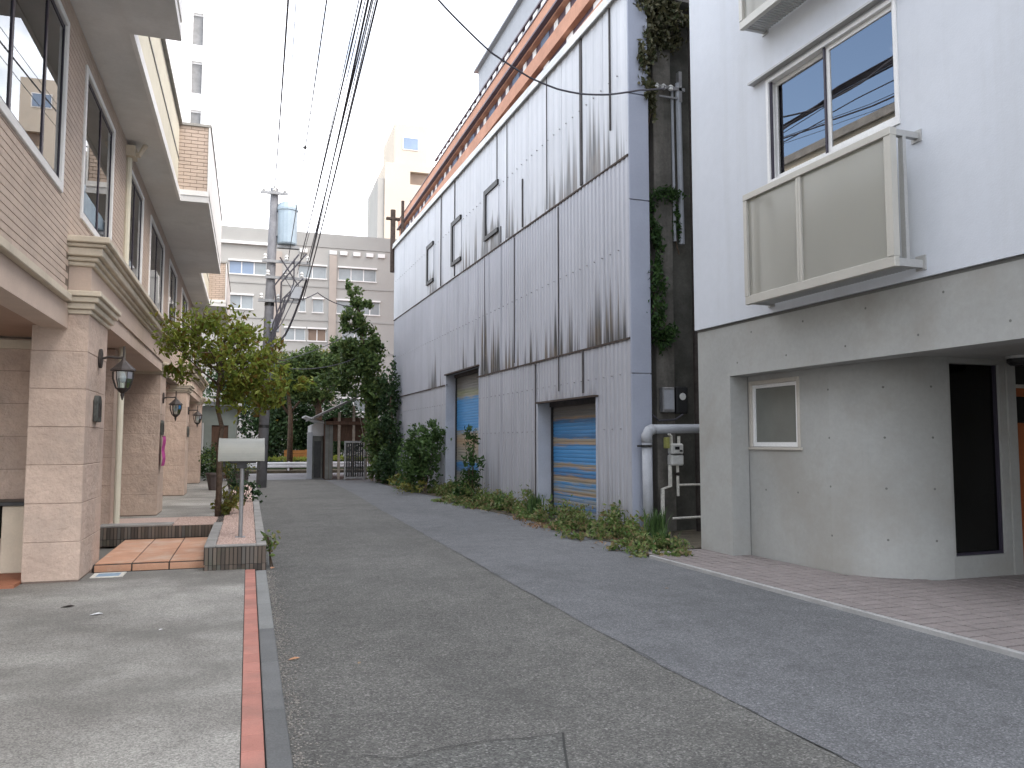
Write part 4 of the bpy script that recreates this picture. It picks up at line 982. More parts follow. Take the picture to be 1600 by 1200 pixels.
# ------------------------------------------------------------------ right: white rendered building
Bw = thing('white_building', 'white rendered building on concrete ground floor with curved entrance recess', 'building', WBL, WBR)
fmW = lambda x: (lambda u, z, d: (x + d, u, z))
WY0, WY1, WZ0, WZ1 = -3.66, -1.64, 4.62, 5.93
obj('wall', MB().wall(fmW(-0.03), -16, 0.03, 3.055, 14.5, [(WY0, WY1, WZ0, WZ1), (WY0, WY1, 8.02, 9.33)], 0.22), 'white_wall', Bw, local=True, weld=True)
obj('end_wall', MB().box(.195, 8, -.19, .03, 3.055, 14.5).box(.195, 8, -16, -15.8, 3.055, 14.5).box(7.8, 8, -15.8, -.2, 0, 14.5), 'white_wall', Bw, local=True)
obj('roof', MB().box(.195, 7.8, -15.8, -.2, 14.3, 14.5), 'coping', Bw, local=True)
obj('shadow_joint', MB().box(0.004, .18, -15.9, 0.0, 3.02, 3.053), 'tie_hole', Bw, local=True)
obj('upper_floor', MB().box(.3, 7.8, -15.8, -.2, 2.75, 3.05), 'raw_conc', Bw, local=True)
# concrete ground floor: pier + beam over the recess
cz = MB().wall(fmW(0.0), -15.9, 0.0, 0.0, 3.018, [(-8.0, -0.73, -1.0, 2.36)], 0.27)  # unseen closed stretch past the opening is added to darken the recess
obj('ground_wall', cz, 'raw_conc', Bw, local=True, weld=True)
obj('side_wall', MB().box(.272, 7.8, -.25, .0, 0, 2.748), 'raw_conc', Bw, local=True)
obj('recess_ceiling', MB().box(.272, 7.7, -15.0, -.252, 2.42, 2.52), 'raw_conc', Bw, local=True)
# curved recess wall: plan polyline swept up, with the small window opening cut in its straight stretch
plan = [(0.285, -0.25), (0.285, -0.74), (0.285, -1.72), (0.285, -2.2)]
ctrl = [Vector((0.285, -1.9)), Vector((0.285, -2.2)), Vector((0.40, -2.56)), Vector((0.63, -2.80)), Vector((0.90, -2.95)), Vector((1.16, -3.03)), Vector((1.5, -3.08))]
for i in range(1, 5):
    p0, p1, p2, p3 = ctrl[i - 1:i + 3]
    for k in range(1, 6):
        t_ = k / 5
        v = 0.5 * ((2 * p1) + (p2 - p0) * t_ + (2 * p0 - 5 * p1 + 4 * p2 - p3) * t_ ** 2 + (3 * p1 - p0 - 3 * p2 + p3) * t_ ** 3)
        plan.append((v.x, v.y))
yb = -3.03
cw = MB()
def band(p, q, z0, z1): cw.add([(p[0], p[1], z0), (q[0], q[1], z0), (q[0], q[1], z1), (p[0], p[1], z1)], [(0, 1, 2, 3)])
SWY0, SWY1, SWZ0, SWZ1 = -1.72, -0.74, 1.44, 2.29
for p, q in zip(plan, plan[1:]):
    if p[1] == SWY1 and q[1] == SWY0:
        band(p, q, 0.03, SWZ0); band(p, q, SWZ1, 2.42)
    else: band(p, q, 0.03, 2.42)
# reveals of the small window
x_ = 0.285
for (y, z0, z1) in ((SWY1, SWZ0, SWZ1), (SWY0, SWZ0, SWZ1)):
    cw.add([(x_, y, z0), (x_ + .10, y, z0), (x_ + .10, y, z1), (x_, y, z1)], [(0, 1, 2, 3)])
for z in (SWZ0, SWZ1): cw.add([(x_, SWY1, z), (x_, SWY0, z), (x_ + .10, SWY0, z), (x_ + .10, SWY1, z)], [(0, 1, 2, 3)])
obj('curved_wall', cw, 'raw_conc', Bw, local=True, weld=True, smooth=False)
# wall behind the curve facing the camera, with the tall dark window
yw = yb
obj('inner_wall', MB().wall(lambda u, z, d: (u, yw + d, z), 1.16, 2.02, 0.03, 2.42, [(1.19, 1.92, .28, 2.36)], .16), 'raw_conc', Bw, local=True, weld=True)
iw = obj('tall_window', MB().box(1.192, 1.22, yw + .03, yw + .10, .282, 2.358).box(1.89, 1.918, yw + .03, yw + .10, .282, 2.358).box(1.221, 1.889, yw + .03, yw + .10, .282, .31), 'dark_sash', Bw, local=True)
obj('pane', MB().box(1.221, 1.889, yw + .06, yw + .068, .311, 2.357), 'glass_dark', iw, local=True)
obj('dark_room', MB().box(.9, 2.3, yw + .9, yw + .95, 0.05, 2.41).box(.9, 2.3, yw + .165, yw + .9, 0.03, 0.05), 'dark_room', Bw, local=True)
# door return + orange door
obj('door_return', MB().box(2.022, 2.15, yw - .02, yw + .5, 0.03, 2.42), 'raw_conc', Bw, local=True)
dr = obj('entrance_door', MB().box(2.18, 2.97, yw + .12, yw + .165, 0.05, 2.12), 'orange_door', Bw, local=True, bevel=.004)
obj('door_frame', MB().box(2.152, 2.178, yw + .10, yw + .18, 0.03, 2.30).box(2.1785, 2.99, yw + .10, yw + .18, 2.121, 2.16), 'beige_frame', dr, local=True)
obj('door_glass', MB().box(2.22, 2.9, yw + .105, yw + .119, 1.72, 2.02), 'glass_dark', dr, local=True)
obj('letter_slot', MB().box(2.195, 2.21, yw + .105, yw + .119, 1.52, 1.62), 'alu', dr, local=True)
obj('back_wall', MB().box(3.0, 3.2, -15, yw + .5, 0.03, 2.42), 'raw_conc', Bw, local=True)
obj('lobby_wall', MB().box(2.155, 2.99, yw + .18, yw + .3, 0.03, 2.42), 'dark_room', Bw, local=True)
th_ = MB()
def tie(cx, cy, cz_, nx, ny):
    t_ = Vector((-ny, nx, 0)); ring = [Vector((cx + nx * .0025, cy + ny * .0025, cz_)) + t_ * (.013 * math.cos(a)) + Vector((0, 0, .013 * math.sin(a))) for a in np.linspace(0, 6.283, 9)[:-1]]
    th_.add(ring, [tuple(range(8))])
for y in (-0.9, -1.85, -2.8, -3.75, -4.7, -5.7): tie(0, y, 2.52, -1, 0); tie(0, y - .3, 2.88, -1, 0)
for z in (0.45, 1.0, 1.55, 2.1):
    tie(0.285, -2.2, z, -1, 0)
    for i in (11, 19):
        (ax, ay), (bx, by) = plan[i], plan[i + 1]; L_ = math.hypot(bx - ax, by - ay)
        tie((ax + bx) / 2, (ay + by) / 2, z, (by - ay) / L_, -(bx - ax) / L_)
for y in (-1.05, -1.65): tie(.285, y, .9, -1, 0)
obj('tie_holes', th_, 'tie_hole', Bw, local=True, kind='stuff')
# small frosted window in the recess
sw = obj('small_window', MB().box(.275, .37, SWY1 - .05, SWY1, SWZ0, SWZ1).box(.275, .37, SWY0, SWY0 + .05, SWZ0, SWZ1).box(.275, .37, SWY0 + .051, SWY1 - .051, SWZ1 - .05, SWZ1).box(.262, .37, SWY0 - .03, SWY1 + .03, SWZ0 - .035, SWZ0 - .002), 'beige_frame', Bw, local=True, bevel=.004)
obj('sash', MB().box(.30, .345, SWY1 - .095, SWY1 - .052, SWZ0 + .005, SWZ1 - .052).box(.30, .345, SWY0 + .052, SWY0 + .095, SWZ0 + .005, SWZ1 - .052).box(.30, .345, SWY0 + .096, SWY1 - .096, SWZ1 - .095, SWZ1 - .052).box(.30, .345, SWY0 + .096, SWY1 - .096, SWZ0 + .005, SWZ0 + .06), 'white_alu', sw, local=True)
obj('pane', MB().box(.32, .328, SWY0 + .096, SWY1 - .096, SWZ0 + .061, SWZ1 - .096), 'obscure', sw, local=True)
# big sliding window
def slider(z0, z1):
    w = obj('sliding_window', MB().box(-.045, .12, WY1 - .045, WY1 - .002, z0 + .002, z1 - .002).box(-.045, .12, WY0 + .002, WY0 + .045, z0 + .002, z1 - .002).box(-.045, .12, WY0 + .046, WY1 - .046, z1 - .045, z1 - .002).box(-.045, .12, WY0 + .046, WY1 - .046, z0 + .002, z0 + .045), 'white_alu', Bw, local=True)
    ym = (WY0 + WY1) / 2 - .02
    s = MB()
    for (a, b, x) in ((WY0 + .047, ym + .035, .0), (ym - .035, WY1 - .047, .045)):
        s.box(x, x + .035, a, a + .045, z0 + .047, z1 - .047).box(x, x + .035, b - .045, b, z0 + .047, z1 - .047).box(x, x + .035, a + .046, b - .046, z1 - .095, z1 - .047).box(x, x + .035, a + .046, b - .046, z0 + .047, z0 + .11)
    obj('sash', s, 'white_alu', w, local=True)
    obj('pane', MB().box(.014, .020, WY0 + .093, ym - .011, z0 + .111, z1 - .096), 'glass_r', w, local=True)
    obj('pane', MB().box(.060, .066, ym + .011, WY1 - .093, z0 + .111, z1 - .096), 'glass_r', w, local=True)
    objs('insect_screen', MB().box(-.022, -.004, WY1 - .085, WY1 - .047, z0 + .047, z1 - .047).box(-.022, -.004, ym + .03, ym + .055, z0 + .047, z1 - .047), 'dark_sash', w, local=True)
    cu = MB(); yy = WY0 + .04
    while yy < ym + .05:
        y2 = yy + .035; k = lambda q: .022 * math.sin(q * 42) + .012 * math.sin(q * 17)
        cu.add([(.115 + k(yy), yy, z0 + .02), (.115 + k(y2), y2, z0 + .02), (.115 + k(y2), y2, z1 - .02), (.115 + k(yy), yy, z1 - .02)], [(0, 1, 2, 3)]); yy = y2
    obj('curtain', cu, 'lace', w, local=True)
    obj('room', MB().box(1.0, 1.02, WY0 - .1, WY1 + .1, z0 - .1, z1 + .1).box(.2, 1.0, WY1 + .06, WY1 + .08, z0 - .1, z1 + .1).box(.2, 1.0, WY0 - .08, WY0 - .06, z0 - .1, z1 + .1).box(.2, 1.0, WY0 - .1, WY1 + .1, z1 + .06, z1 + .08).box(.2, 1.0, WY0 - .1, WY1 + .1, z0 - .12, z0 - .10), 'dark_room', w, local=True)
    obj('head_drip', MB().box(-.12, -.032, WY0 - .25, WY1 + .25, z1 + .035, z1 + .06), 'alu_grey', w, local=True)
slider(WZ0, WZ1); slider(8.02, 9.33)
# balconies: aluminium frame with frosted panels
def balcony(zb, zt):
    ya, yb_ = -3.88, -1.62; xo = -.37
    b = obj('balcony_rail', MB().box(xo - .03, xo + .055, ya, yb_, zt - .075, zt), 'alu', Bw, local=True, bevel=.004)
    obj('bottom_rail', MB().box(xo - .02, xo + .04, ya, yb_, zb, zb + .10), 'alu', b, local=True, bevel=.004)
    ym = (ya + yb_) / 2 - .0
    ps = MB()
    for y0, y1 in ((ya, ya + .085), (yb_ - .06, yb_)): ps.box(xo - .024, xo + .046, y0, y1, zb + .101, zt - .076)
    ps.box(xo - .018, xo + .035, -2.62, -2.585, zb + .101, zt - .076).box(xo - .018, xo + .035, -2.58, -2.545, zb + .101, zt - .076)
    objs('post', ps, 'alu', b, local=True)
    obj('panel', MB().box(xo + .004, xo + .016, ya + .086, -2.621, zb + .101, zt - .076), 'frosted', b, local=True)
    obj('panel', MB().box(xo + .004, xo + .016, -2.544, yb_ - .061, zb + .101, zt - .076), 'frosted', b, local=True)
    ar = MB()
    for y0, y1 in ((ya + .005, ya + .06), (yb_ - .058, yb_ - .005)):
        ar.box(xo + .056, -.031, y0, y1, zt - .07, zt - .012).box(xo + .041, -.031, y0, y1, zb + .01, zb + .085)
        ar.box(-.045, -.0305, y0 - .03, y1 + .03, zt - .10, zt + .012).box(-.045, -.0305, y0 - .03, y1 + .03, zb - .01, zb + .13)
        ar.box(xo + .13, xo + .17, y0, y1, zb + .086, zt - .071)
    objs('bracket', ar, 'alu_grey', b, local=True)
    gr = MB(); y = ya + .07
    while y < yb_ - .07:
        gr.box(xo + .042, -.05, y, y + .02, zb + .02, zb + .045); y += .045
    obj('floor_grating', gr, 'alu_grey', b, local=True, kind='stuff')
balcony(3.13, 4.46); balcony(6.52, 7.85)
cl_ = thing('ceiling_lamp', 'round dark ceiling lamp with a pale ring above the orange door', 'lamp', (*wbw(1.80, -3.42), 2.42), WBR)
obj('ring', MB().lathe([(.17, -.001), (.17, -.03), (.155, -.032), (.155, -.001)], (0, 0, 0), 20), 'alu_grey', cl_, local=True)
obj('lens', MB().lathe([(.153, -.002), (.153, -.07), (.12, -.10), (.02, -.11)], (0, 0, 0), 20), 'black', cl_, local=True)

# ------------------------------------------------------------------ plants along the warehouse
def whw(x, y, z=0): return (5.9 + x * math.cos(WHR) - y * math.sin(WHR), 11.7 + x * math.sin(WHR) + y * math.cos(WHR), z)
x, y, z = whw(-.55, 11.8)
small_plant('bush', 'tall leafy green bush against the warehouse wall left of the far shutter', (x, y, 0), .75, 2.2, 5200, 'leaf_bush', 61, .11, clumps=[(x, y, 1.3, .62, .6, .75), (x - .1, y + .2, .6, .6, .7, .5), (x + .15, y - .2, 1.75, .40, .4, .4), (x - .35, y + .1, 1.6, .36, .35, .4), (x - .3, y + .3, .9, .5, .5, .6)], sub=110, spread=.3, shell=.3)
x, y, z = whw(-.42, 7.55)
small_plant('sapling', 'slender dark green sapling in front of the far shutter', (x, y, 0), .3, 2.1, 950, 'leaf_ivy', 62, .105, clumps=[(x, y, 1.55, .22, .22, .35), (x + .05, y, .95, .27, .25, .4), (x - .1, y + .1, .4, .3, .3, .35), (x + .02, y, 1.95, .10, .1, .18)], sub=44, spread=.3, shell=.2)
gc = MB()
# weeds: ground cover strip along the foot of the warehouse
rng = np.random.default_rng(71)
cl = []
for k in range(150):
    t_ = rng.random()
    yl = -2.35 + 15.2 * t_ ** 1.15
    wmax = 0.72 if yl < 4 else (1.0 if yl < 9 else .8)
    if 10.6 < yl < 11.2 or (8.7 < yl < 10.4): wmax = .35
    u_ = rng.random() ** 1.1
    if yl < 0: xl = -1.05 + .75 * rng.random() + .25 * (-yl < 1) * rng.random()
    else: xl = -.08 - wmax * u_
    h = rng.uniform(.07, .30) * (.55 if yl < -.6 else 1) * (1.5 if u_ < .5 else .75)
    wx, wy, _ = whw(xl, yl); cl.append((wx, wy, h * .55, rng.uniform(.14, .3), rng.uniform(.18, .38), h * .6))
wd = thing('tmp', 'x', 'x', whw(-.6, 4))
me = leaf_mesh('weeds', cl, 13500, .08, 72, sub=480, spread=.5, shell=.1, flat=1.2, aspect=.5)
bpy.data.objects.remove(wd)
me.materials.append(M['leaf_weed'])
o = bpy.data.objects.new('ground_cover', me); COL.objects.link(o); o['kind'] = 'stuff'; o['label'] = 'strip of low green and yellowish weeds along the foot of the warehouse'; o['category'] = 'weeds'
dl = leaf_mesh('litter', [(whw(-.9 + .5 * rng.random() - (.1 if k % 2 else 0), -2.2 + 11.5 * rng.random())[0:2] + (.02,) + (.25, .4, .015)) for k in range(26)], 950, .06, 73, sub=120, spread=.8, shell=0, flat=3.0)
for v in dl.vertices: v.co.z = abs(v.co.z) + .008
dl.materials.append(M['leaf_dry'])
o = bpy.data.objects.new('leaf_litter', dl); COL.objects.link(o); o['kind'] = 'stuff'; o['label'] = 'dry brown leaves scattered among the weeds by the warehouse'; o['category'] = 'leaves'
obj('soil_strip', MB().prism([whw(-.62, -1.4)[:2], whw(-.02, -1.7)[:2], whw(1.4, -1.2)[:2], whw(1.4, .4)[:2], whw(-.02, .1)[:2], whw(-.02, 19.3)[:2], whw(-.7, 19.3)[:2], whw(-.9, 14)[:2], whw(-.55, 9)[:2], whw(-.8, 6)[:2], whw(-.6, 3)[:2], whw(-.8, 0)[:2]], -.02, .014), 'earth', kind='structure')
def tuft(label, loc, h, n, seed, lm='leaf_bush'):
    q = random.Random(seed); m = MB()
    for k in range(n):
        a = q.uniform(0, 6.28); L = h * q.uniform(.5, 1.1); s = q.uniform(.1, .45) * L; w_ = .009
        bx, by = loc[0] + q.gauss(0, .07), loc[1] + q.gauss(0, .07); dx, dy = math.cos(a), math.sin(a)
        m.add([(bx - dy * w_, by + dx * w_, 0), (bx + dy * w_, by - dx * w_, 0), (bx + dx * s * .45 + dy * w_, by + dy * s * .45 - dx * w_, L * .7), (bx + dx * s * .45 - dy * w_, by + dy * s * .45 + dx * w_, L * .7), (bx + dx * s, by + dy * s, L)], [(0, 1, 2, 3), (3, 2, 4)])
    obj('grass_tuft', m, lm, None, label, 'grass', 'tall grass tufts along the warehouse')
tuft('grass tuft in front of the near painted shutter', whw(-.35, 3.4), .48, 120, 81)
tuft('grass tuft beside the foot of the thick grey drainpipe', whw(-.02, -.75), .50, 130, 82)
tuft('grass tuft at the near end of the warehouse beside the pavement corner', whw(-.35, -1.5), .30, 90, 83)
tuft('grass tuft between the sapling and the near shutter', whw(-.4, 5.3), .42, 100, 84)

# ------------------------------------------------------------------ street end: shed, ivy covered tree, gate, trees
S = thing('shed', 'old dark timber shed with sloping tin roof at the end of the lane', 'shed', (3.4, 34, 0))
obj('wall', MB().box(2.95, 3.25, 33.0, 37, 0, 2.35).box(3.26, 4.6, 33.05, 37, 1.55, 2.5), 'shed_wood', S)
bd = MB().box(-.07, .07, -.02, 0, -.5, .5).mesh('board'); bd.materials.append(M['shed_grey'])
for k in range(2): piece('board', bd, S, (2.98 + .155 * k - 3.4 + .03, 32.995 - 34, 1.18), (1, 1, 2.3))
obj('roof', MB().add([(2.45, 32.6, 2.42), (4.7, 32.6, 3.55), (4.7, 37.4, 3.55), (2.45, 37.4, 2.42), (2.45, 32.6, 2.50), (4.7, 32.6, 3.63), (4.7, 37.4, 3.63), (2.45, 37.4, 2.50)], [(0, 3, 2, 1), (4, 5, 6, 7), (0, 1, 5, 4), (1, 2, 6, 5), (2, 3, 7, 6), (3, 0, 4, 7)]), 'tin', S)
for xx in (3.42, 4.0, 4.5): obj('post', MB().box(xx, xx + .10, 32.85, 32.95, 0, 2.5 + (xx - 2.95) * .45), 'bare_wood', S)
obj('beam', MB().box(2.95, 4.6, 32.83, 32.849, 2.2, 2.34), 'shed_wood', S)
K = thing('kiosk', 'small grey hut with white gable standing left of the timber shed', 'hut', (2.75, 34.5, 0))
obj('wall', MB().box(2.5, 2.93, 34, 36, 0, 1.75), 'shed_grey', K)
obj('gable', MB().prism_y([(2.45, 1.76), (2.95, 1.76), (2.95, 2.42), (2.45, 2.2)], 33.95, 36), 'shed_white', K)
obj('door', MB().box(2.58, 2.86, 33.97, 33.999, .05, 1.55), 'dark_metal', K)
obj('pillar', MB().box(2.30, 2.49, 33.7, 34.0, 0, 1.9), 'pvc_grey', K)
obj('roof', MB().add([(2.2, 33.7, 2.55), (2.98, 33.7, 2.25), (2.98, 36.2, 2.25), (2.2, 36.2, 2.55), (2.2, 33.7, 2.6), (2.98, 33.7, 2.3), (2.98, 36.2, 2.3), (2.2, 36.2, 2.6)], [(0, 3, 2, 1), (4, 5, 6, 7), (0, 1, 5, 4), (1, 2, 6, 5), (2, 3, 7, 6), (3, 0, 4, 7)]), 'shed_white', K)
G = thing('gate', 'grey slatted metal gate below the shed roof', 'gate', (4.0, 32.4, 0))
obj('frame', MB().box(3.62, 3.68, 32.3, 32.35, 0, 1.55).box(4.40, 4.46, 32.3, 32.35, 0, 1.55).box(3.681, 4.399, 32.3, 32.35, 1.48, 1.55).box(3.681, 4.399, 32.3, 32.35, .06, .13), 'galv', G)
sl = MB().box(-.035, .035, -.012, .012, -.5, .5).mesh('slat'); sl.materials.append(M['dark_metal'])
for k in range(8): piece('slat', sl, G, (3.73 + .088 * k - 4.0, 32.325 - 32.4, .805), (1, 1, 1.34))
bt = thing('bare_shrub', 'leafless pale branches standing beside the slatted gate', 'shrub', (4.75, 31.6, 0))
q = random.Random(91); bm2 = MB()
for k in range(9):
    a = q.uniform(-.5, .5); bm2.tube([(4.7 + q.uniform(-.15, .15), 31.6, 0), (4.7 + a * .7, 31.6 + q.uniform(-.1, .1), 1.1), (4.65 + a * 1.3, 31.6 + q.uniform(-.2, .2), q.uniform(1.8, 2.5))], .028, 5, .010)
obj('branches', bm2, 'bare_wood', bt)
tree('ivy_tree', 'tall narrow tree smothered in ivy rising behind the shed', (4.1, 31.0, 0), [(4.85, 31, 0), (4.55, 31, 2.6), (4.2, 31, 4.6), (3.9, 31, 6.9)], .13, [],
     [(3.78, 31, 7.25, .40, .5, .55), (4.05, 31, 6.75, .36, .4, .4), (3.75, 31, 6.1, .52, .6, .55), (4.3, 31, 5.9, .42, .5, .5), (4.35, 31, 5.0, .62, .6, .7), (3.6, 31, 5.0, .45, .5, .5), (3.2, 31, 3.9, .6, .6, .55), (4.0, 31, 4.4, .75, .7, .8), (4.45, 30.8, 3.3, .65, .7, .9), (4.7, 30.4, 2.0, .6, .7, 1.0), (4.8, 29.9, .8, .5, .7, .75)], 'leaf_tree', 12500, .17, 101, sub=230, spread=.3, shell=.3, hang=.4)
tree('evergreen', 'dark evergreen shrub squeezed between the ivy tree and warehouse', (5.05, 29.6, 0), [(5.05, 29.6, 0), (5.0, 29.6, 3.2)], .10, [],
     [(4.95, 29.7, 3.4, .38, .5, 1.0), (4.95, 29.4, 1.8, .42, .6, 1.0), (4.8, 28.6, .6, .4, .8, .6)], 'leaf_dark', 3000, .14, 102, sub=80, spread=.3, shell=.35)
small_plant('weed', 'yellow green weeds at the foot of the evergreen shrub', (4.75, 25.8, 0), .5, .5, 700, 'leaf_yellow', 103, .10, sub=30, clumps=[(4.75, 25.8, .2, .4, .9, .25), (4.6, 24.6, .15, .35, .7, .2), (4.55, 22.9, .18, .45, .5, .2)])
tree('spreading_tree', 'broad green tree spreading above the shed roof', (3.2, 38.5, 0), [(3.2, 38.5, 0), (3.1, 38.5, 3.0), (2.9, 38.5, 5.0)], .2, [([(3.1, 38.5, 3.0), (2.2, 38.5, 4.2), (1.6, 38.4, 4.6)], .09), ([(3.1, 38.5, 3.2), (4.0, 38.5, 4.6)], .09)],
     [(2.6, 38.5, 5.2, 1.0, .9, .75), (1.7, 38.3, 4.6, .85, .8, .6), (3.5, 38.5, 5.0, .9, .9, .8), (3.0, 38.3, 3.9, .9, .8, .55), (1.3, 38.3, 4.0, .6, .6, .4), (3.9, 38.5, 6.0, .5, .6, .6), (2.2, 38.4, 3.8, .7, .6, .45), (.9, 38.3, 4.6, .6, .6, .5), (1.7, 38.2, 5.3, .6, .6, .45), (.6, 38.3, 3.6, .5, .5, .35)], 'leaf_tree', 11000, .18, 104, sub=230, spread=.28, shell=.35)
tree('spreading_tree', 'wide loose light green tree arching over the crossing beyond the hut', (2.0, 42.0, .12), [(2.0, 42, 0), (2.0, 42, 2.8), (1.8, 42, 4.6)], .16, [([(2.0, 42, 2.8), (1.0, 42, 4.2), (.3, 42, 4.6)], .07), ([(2.0, 42, 3.0), (3.2, 42, 4.6)], .07)],
     [(1.6, 42, 5.3, 1.1, .9, .7), (.5, 42, 4.7, .9, .8, .6), (2.9, 42, 5.1, 1.0, .9, .7), (3.8, 42, 5.6, .8, .8, .7), (1.2, 42, 4.0, .8, .7, .45), (2.6, 42, 4.1, .8, .7, .45), (-.4, 42, 4.4, .7, .7, .5)], 'leaf_street_b', 9000, .19, 105, sub=190, spread=.34, shell=.3)
for (bx, by, hh, lab, sd_) in ((1.2, 47.5, 5.6, 'dark round tree behind the guard rail nearest the utility pole', 111), (3.0, 49.0, 5.2, 'dark tree behind the guard rail in the middle of the street end', 112), (4.9, 48.0, 5.4, 'dark tree behind the guard rail next to the grey hut', 113), (-1.4, 48.5, 6.0, 'dark tree beyond the crossing hidden behind the street tree', 114)):
    tree('roadside_tree', lab, (bx, by, .12), [(bx, by, .1), (bx, by, hh * .6)], .2, [], [(bx, by, hh * .62, 1.35, 1.2, hh * .33), (bx - .5, by - .4, hh * .33, 1.1, 1.0, hh * .28), (bx + .6, by - .5, hh * .4, 1.0, 1.0, hh * .3), (bx, by - .6, .9, 1.2, .8, .8)], 'leaf_dark', 6500, .21, sd_, group='dark trees beyond the guard rail', sub=110, spread=.3, shell=.5)
GR = thing('guard_rail', 'white guard rail across the end of the lane', 'guard rail', (2, 40.6, 0))
obj('rail', MB().prism_x([(40.55, .26), (40.52, .30), (40.52, .36), (40.55, .40), (40.52, .44), (40.52, .50), (40.55, .54), (40.58, .54), (40.58, .26)], -10, 14), 'rail_white', GR)
for k in range(9): obj('post', MB().tube([(-6.3 + 2.05 * k, 40.66, 0), (-6.3 + 2.05 * k, 40.66, .56)], .05, 8), 'rail_white', GR)
vg = leaf_mesh('verge', [(-4 + 1.2 * k, 43.2, .62, .9, .35, .14) for k in range(10)], 3200, .14, 121, sub=260, spread=.5, shell=.1)
vg.materials.append(M['leaf_verge']); o = bpy.data.objects.new('verge_grass', vg); COL.objects.link(o); o['kind'] = 'stuff'; o['label'] = 'bright yellow green clipped verge behind the guard rail'; o['category'] = 'verge'
obj('hedge_base', MB().box(-5, 8, 43.0, 43.6, .12, .55), 'leaf_dark', None, 'low dark hedge carrying the bright verge growth behind the guard rail', 'hedge')
tb = thing('timber_barrier', 'orange brown timber barrier standing before the dark trees', 'barrier', (3.0, 45, .12))
tbm = MB().box(-1.15, 1.15, -.03, .03, -.5, .5).mesh('plank'); tbm.materials.append(M['timber'])
for k in range(3): piece('plank', tbm, tb, (0, 0, .48 + .19 * k), (1, 1, .175))
for k in range(3): obj('post', MB().box(1.95 + k * 1.0, 2.05 + k * 1.0, 45.04, 45.12, .12, 1.1), 'timber', tb)

# low house on the left beyond the townhouse
LH = thing('low_house', 'low grey green house with white eaves beyond the last stone column', 'house', (-2.2, 36, 0))
obj('wall', MB().wall(lambda u, z, d: (u, 35.2 + d, z), -4.5, -0.5, 0, 3.0, [(-2.35, -1.75, .4, 2.3), (-1.45, -0.8, 0.0, 2.2)], .2).box(-.68, -.5, 35.41, 39, 0, 3.0), 'low_house', LH)
obj('roof', MB().add([(-4.7, 34.8, 3.6), (-.3, 34.8, 3.0), (-.3, 39.2, 3.0), (-4.7, 39.2, 3.6), (-4.7, 34.8, 3.72), (-.3, 34.8, 3.12), (-.3, 39.2, 3.12), (-4.7, 39.2, 3.72)], [(0, 3, 2, 1), (4, 5, 6, 7), (0, 1, 5, 4), (1, 2, 6, 5), (2, 3, 7, 6), (3, 0, 4, 7)]), 'shed_white', LH)
w = obj('window', MB().box(-2.349, -2.29, 35.22, 35.28, .401, 2.299).box(-1.81, -1.751, 35.22, 35.28, .401, 2.299), 'shed_white', LH); obj('pane', MB().box(-2.289, -1.811, 35.24, 35.25, .401, 2.299), 'grey_pane', w)
obj('door', MB().box(-1.449, -.801, 35.25, 35.29, .005, 2.195), 'shed_wood', LH)
small_plant('bush', 'dark green bush in front of the low house', (-1.3, 33.6, 0), .6, 1.3, 1100, 'leaf_dark', 131, .13, sub=45)
small_plant('bush', 'yellowish bush in front of the low house beside the pole', (-.5, 32.6, 0), .45, 1.0, 700, 'leaf_yellow', 132, .12, sub=35)

# ------------------------------------------------------------------ utility pole and cables
U = thing('utility_pole', 'grey utility pole with transformer and dense cabling at the left of the lane', 'utility pole', (0.46, 28, 0))
ptop = Vector((0.66, 28, 10.15)); pbot = Vector((0.44, 28, 0))
obj('pole', MB().tube([pbot, pbot.lerp(ptop, .5), ptop], [.17, .155, .14], 14), 'pole', U, smooth=True)
obj('transformer', MB().lathe([(.30, 0), (.33, .05), (.33, 1.15), (.36, 1.18), (.36, 1.25), (.30, 1.42), (.12, 1.52)], (1.10, 28, 8.22), 16), 'transformer', U)
obj('transformer_bracket', MB().box(.78, 1.5, 27.9, 28.1, 8.10, 8.2).box(.70, .82, 27.92, 28.08, 8.5, 9.3), 'galv', U)
for z, x0_, x1_ in ((9.9, .2, 1.1), (7.55, .3, 1.9), (7.0, .4, 1.7), (6.2, .2, 1.5)):
    ca = obj('crossarm', MB().box(x0_, x1_, 27.78, 27.86, z, z + .09), 'galv', U)
    for k in range(3):
        obj('insulator', MB().lathe([(.03, 0), (.07, .04), (.05, .09), (.07, .13), (.03, .2)], (x0_ + .1 + (x1_ - x0_ - .2) * k / 2, 27.82, z + .091), 8), 'porcelain', ca)
objs('junction_box', MB().box(.62, .9, 27.72, 27.95, 5.2, 5.6).box(1.25, 1.6, 27.7, 27.95, 6.35, 6.75), 'pvc_grey', U)
q = random.Random(5)
for k in range(8):
    obj('riser_cable', MB().tube([(.66 + q.uniform(0, 1.1), 27.75, q.uniform(6.6, 8.1)), (.80 + q.uniform(-.1, .7), 27.72, q.uniform(6.2, 6.9)), (.7 + q.uniform(-.1, .5), 27.7, q.uniform(5.4, 6.0)), (.64 + q.uniform(-.08, .25), 27.74, q.uniform(4.2, 5.0)), (.52 + q.uniform(-.05, .12), 27.8, 3.2)], q.uniform(.012, .03), 6), 'cable', U)
obj('pole_band', MB().tube([pbot.lerp(ptop, .195), pbot.lerp(ptop, .205)], .175, 12).tube([pbot.lerp(ptop, .60), pbot.lerp(ptop, .61)], .165, 12), 'dark_metal', U)
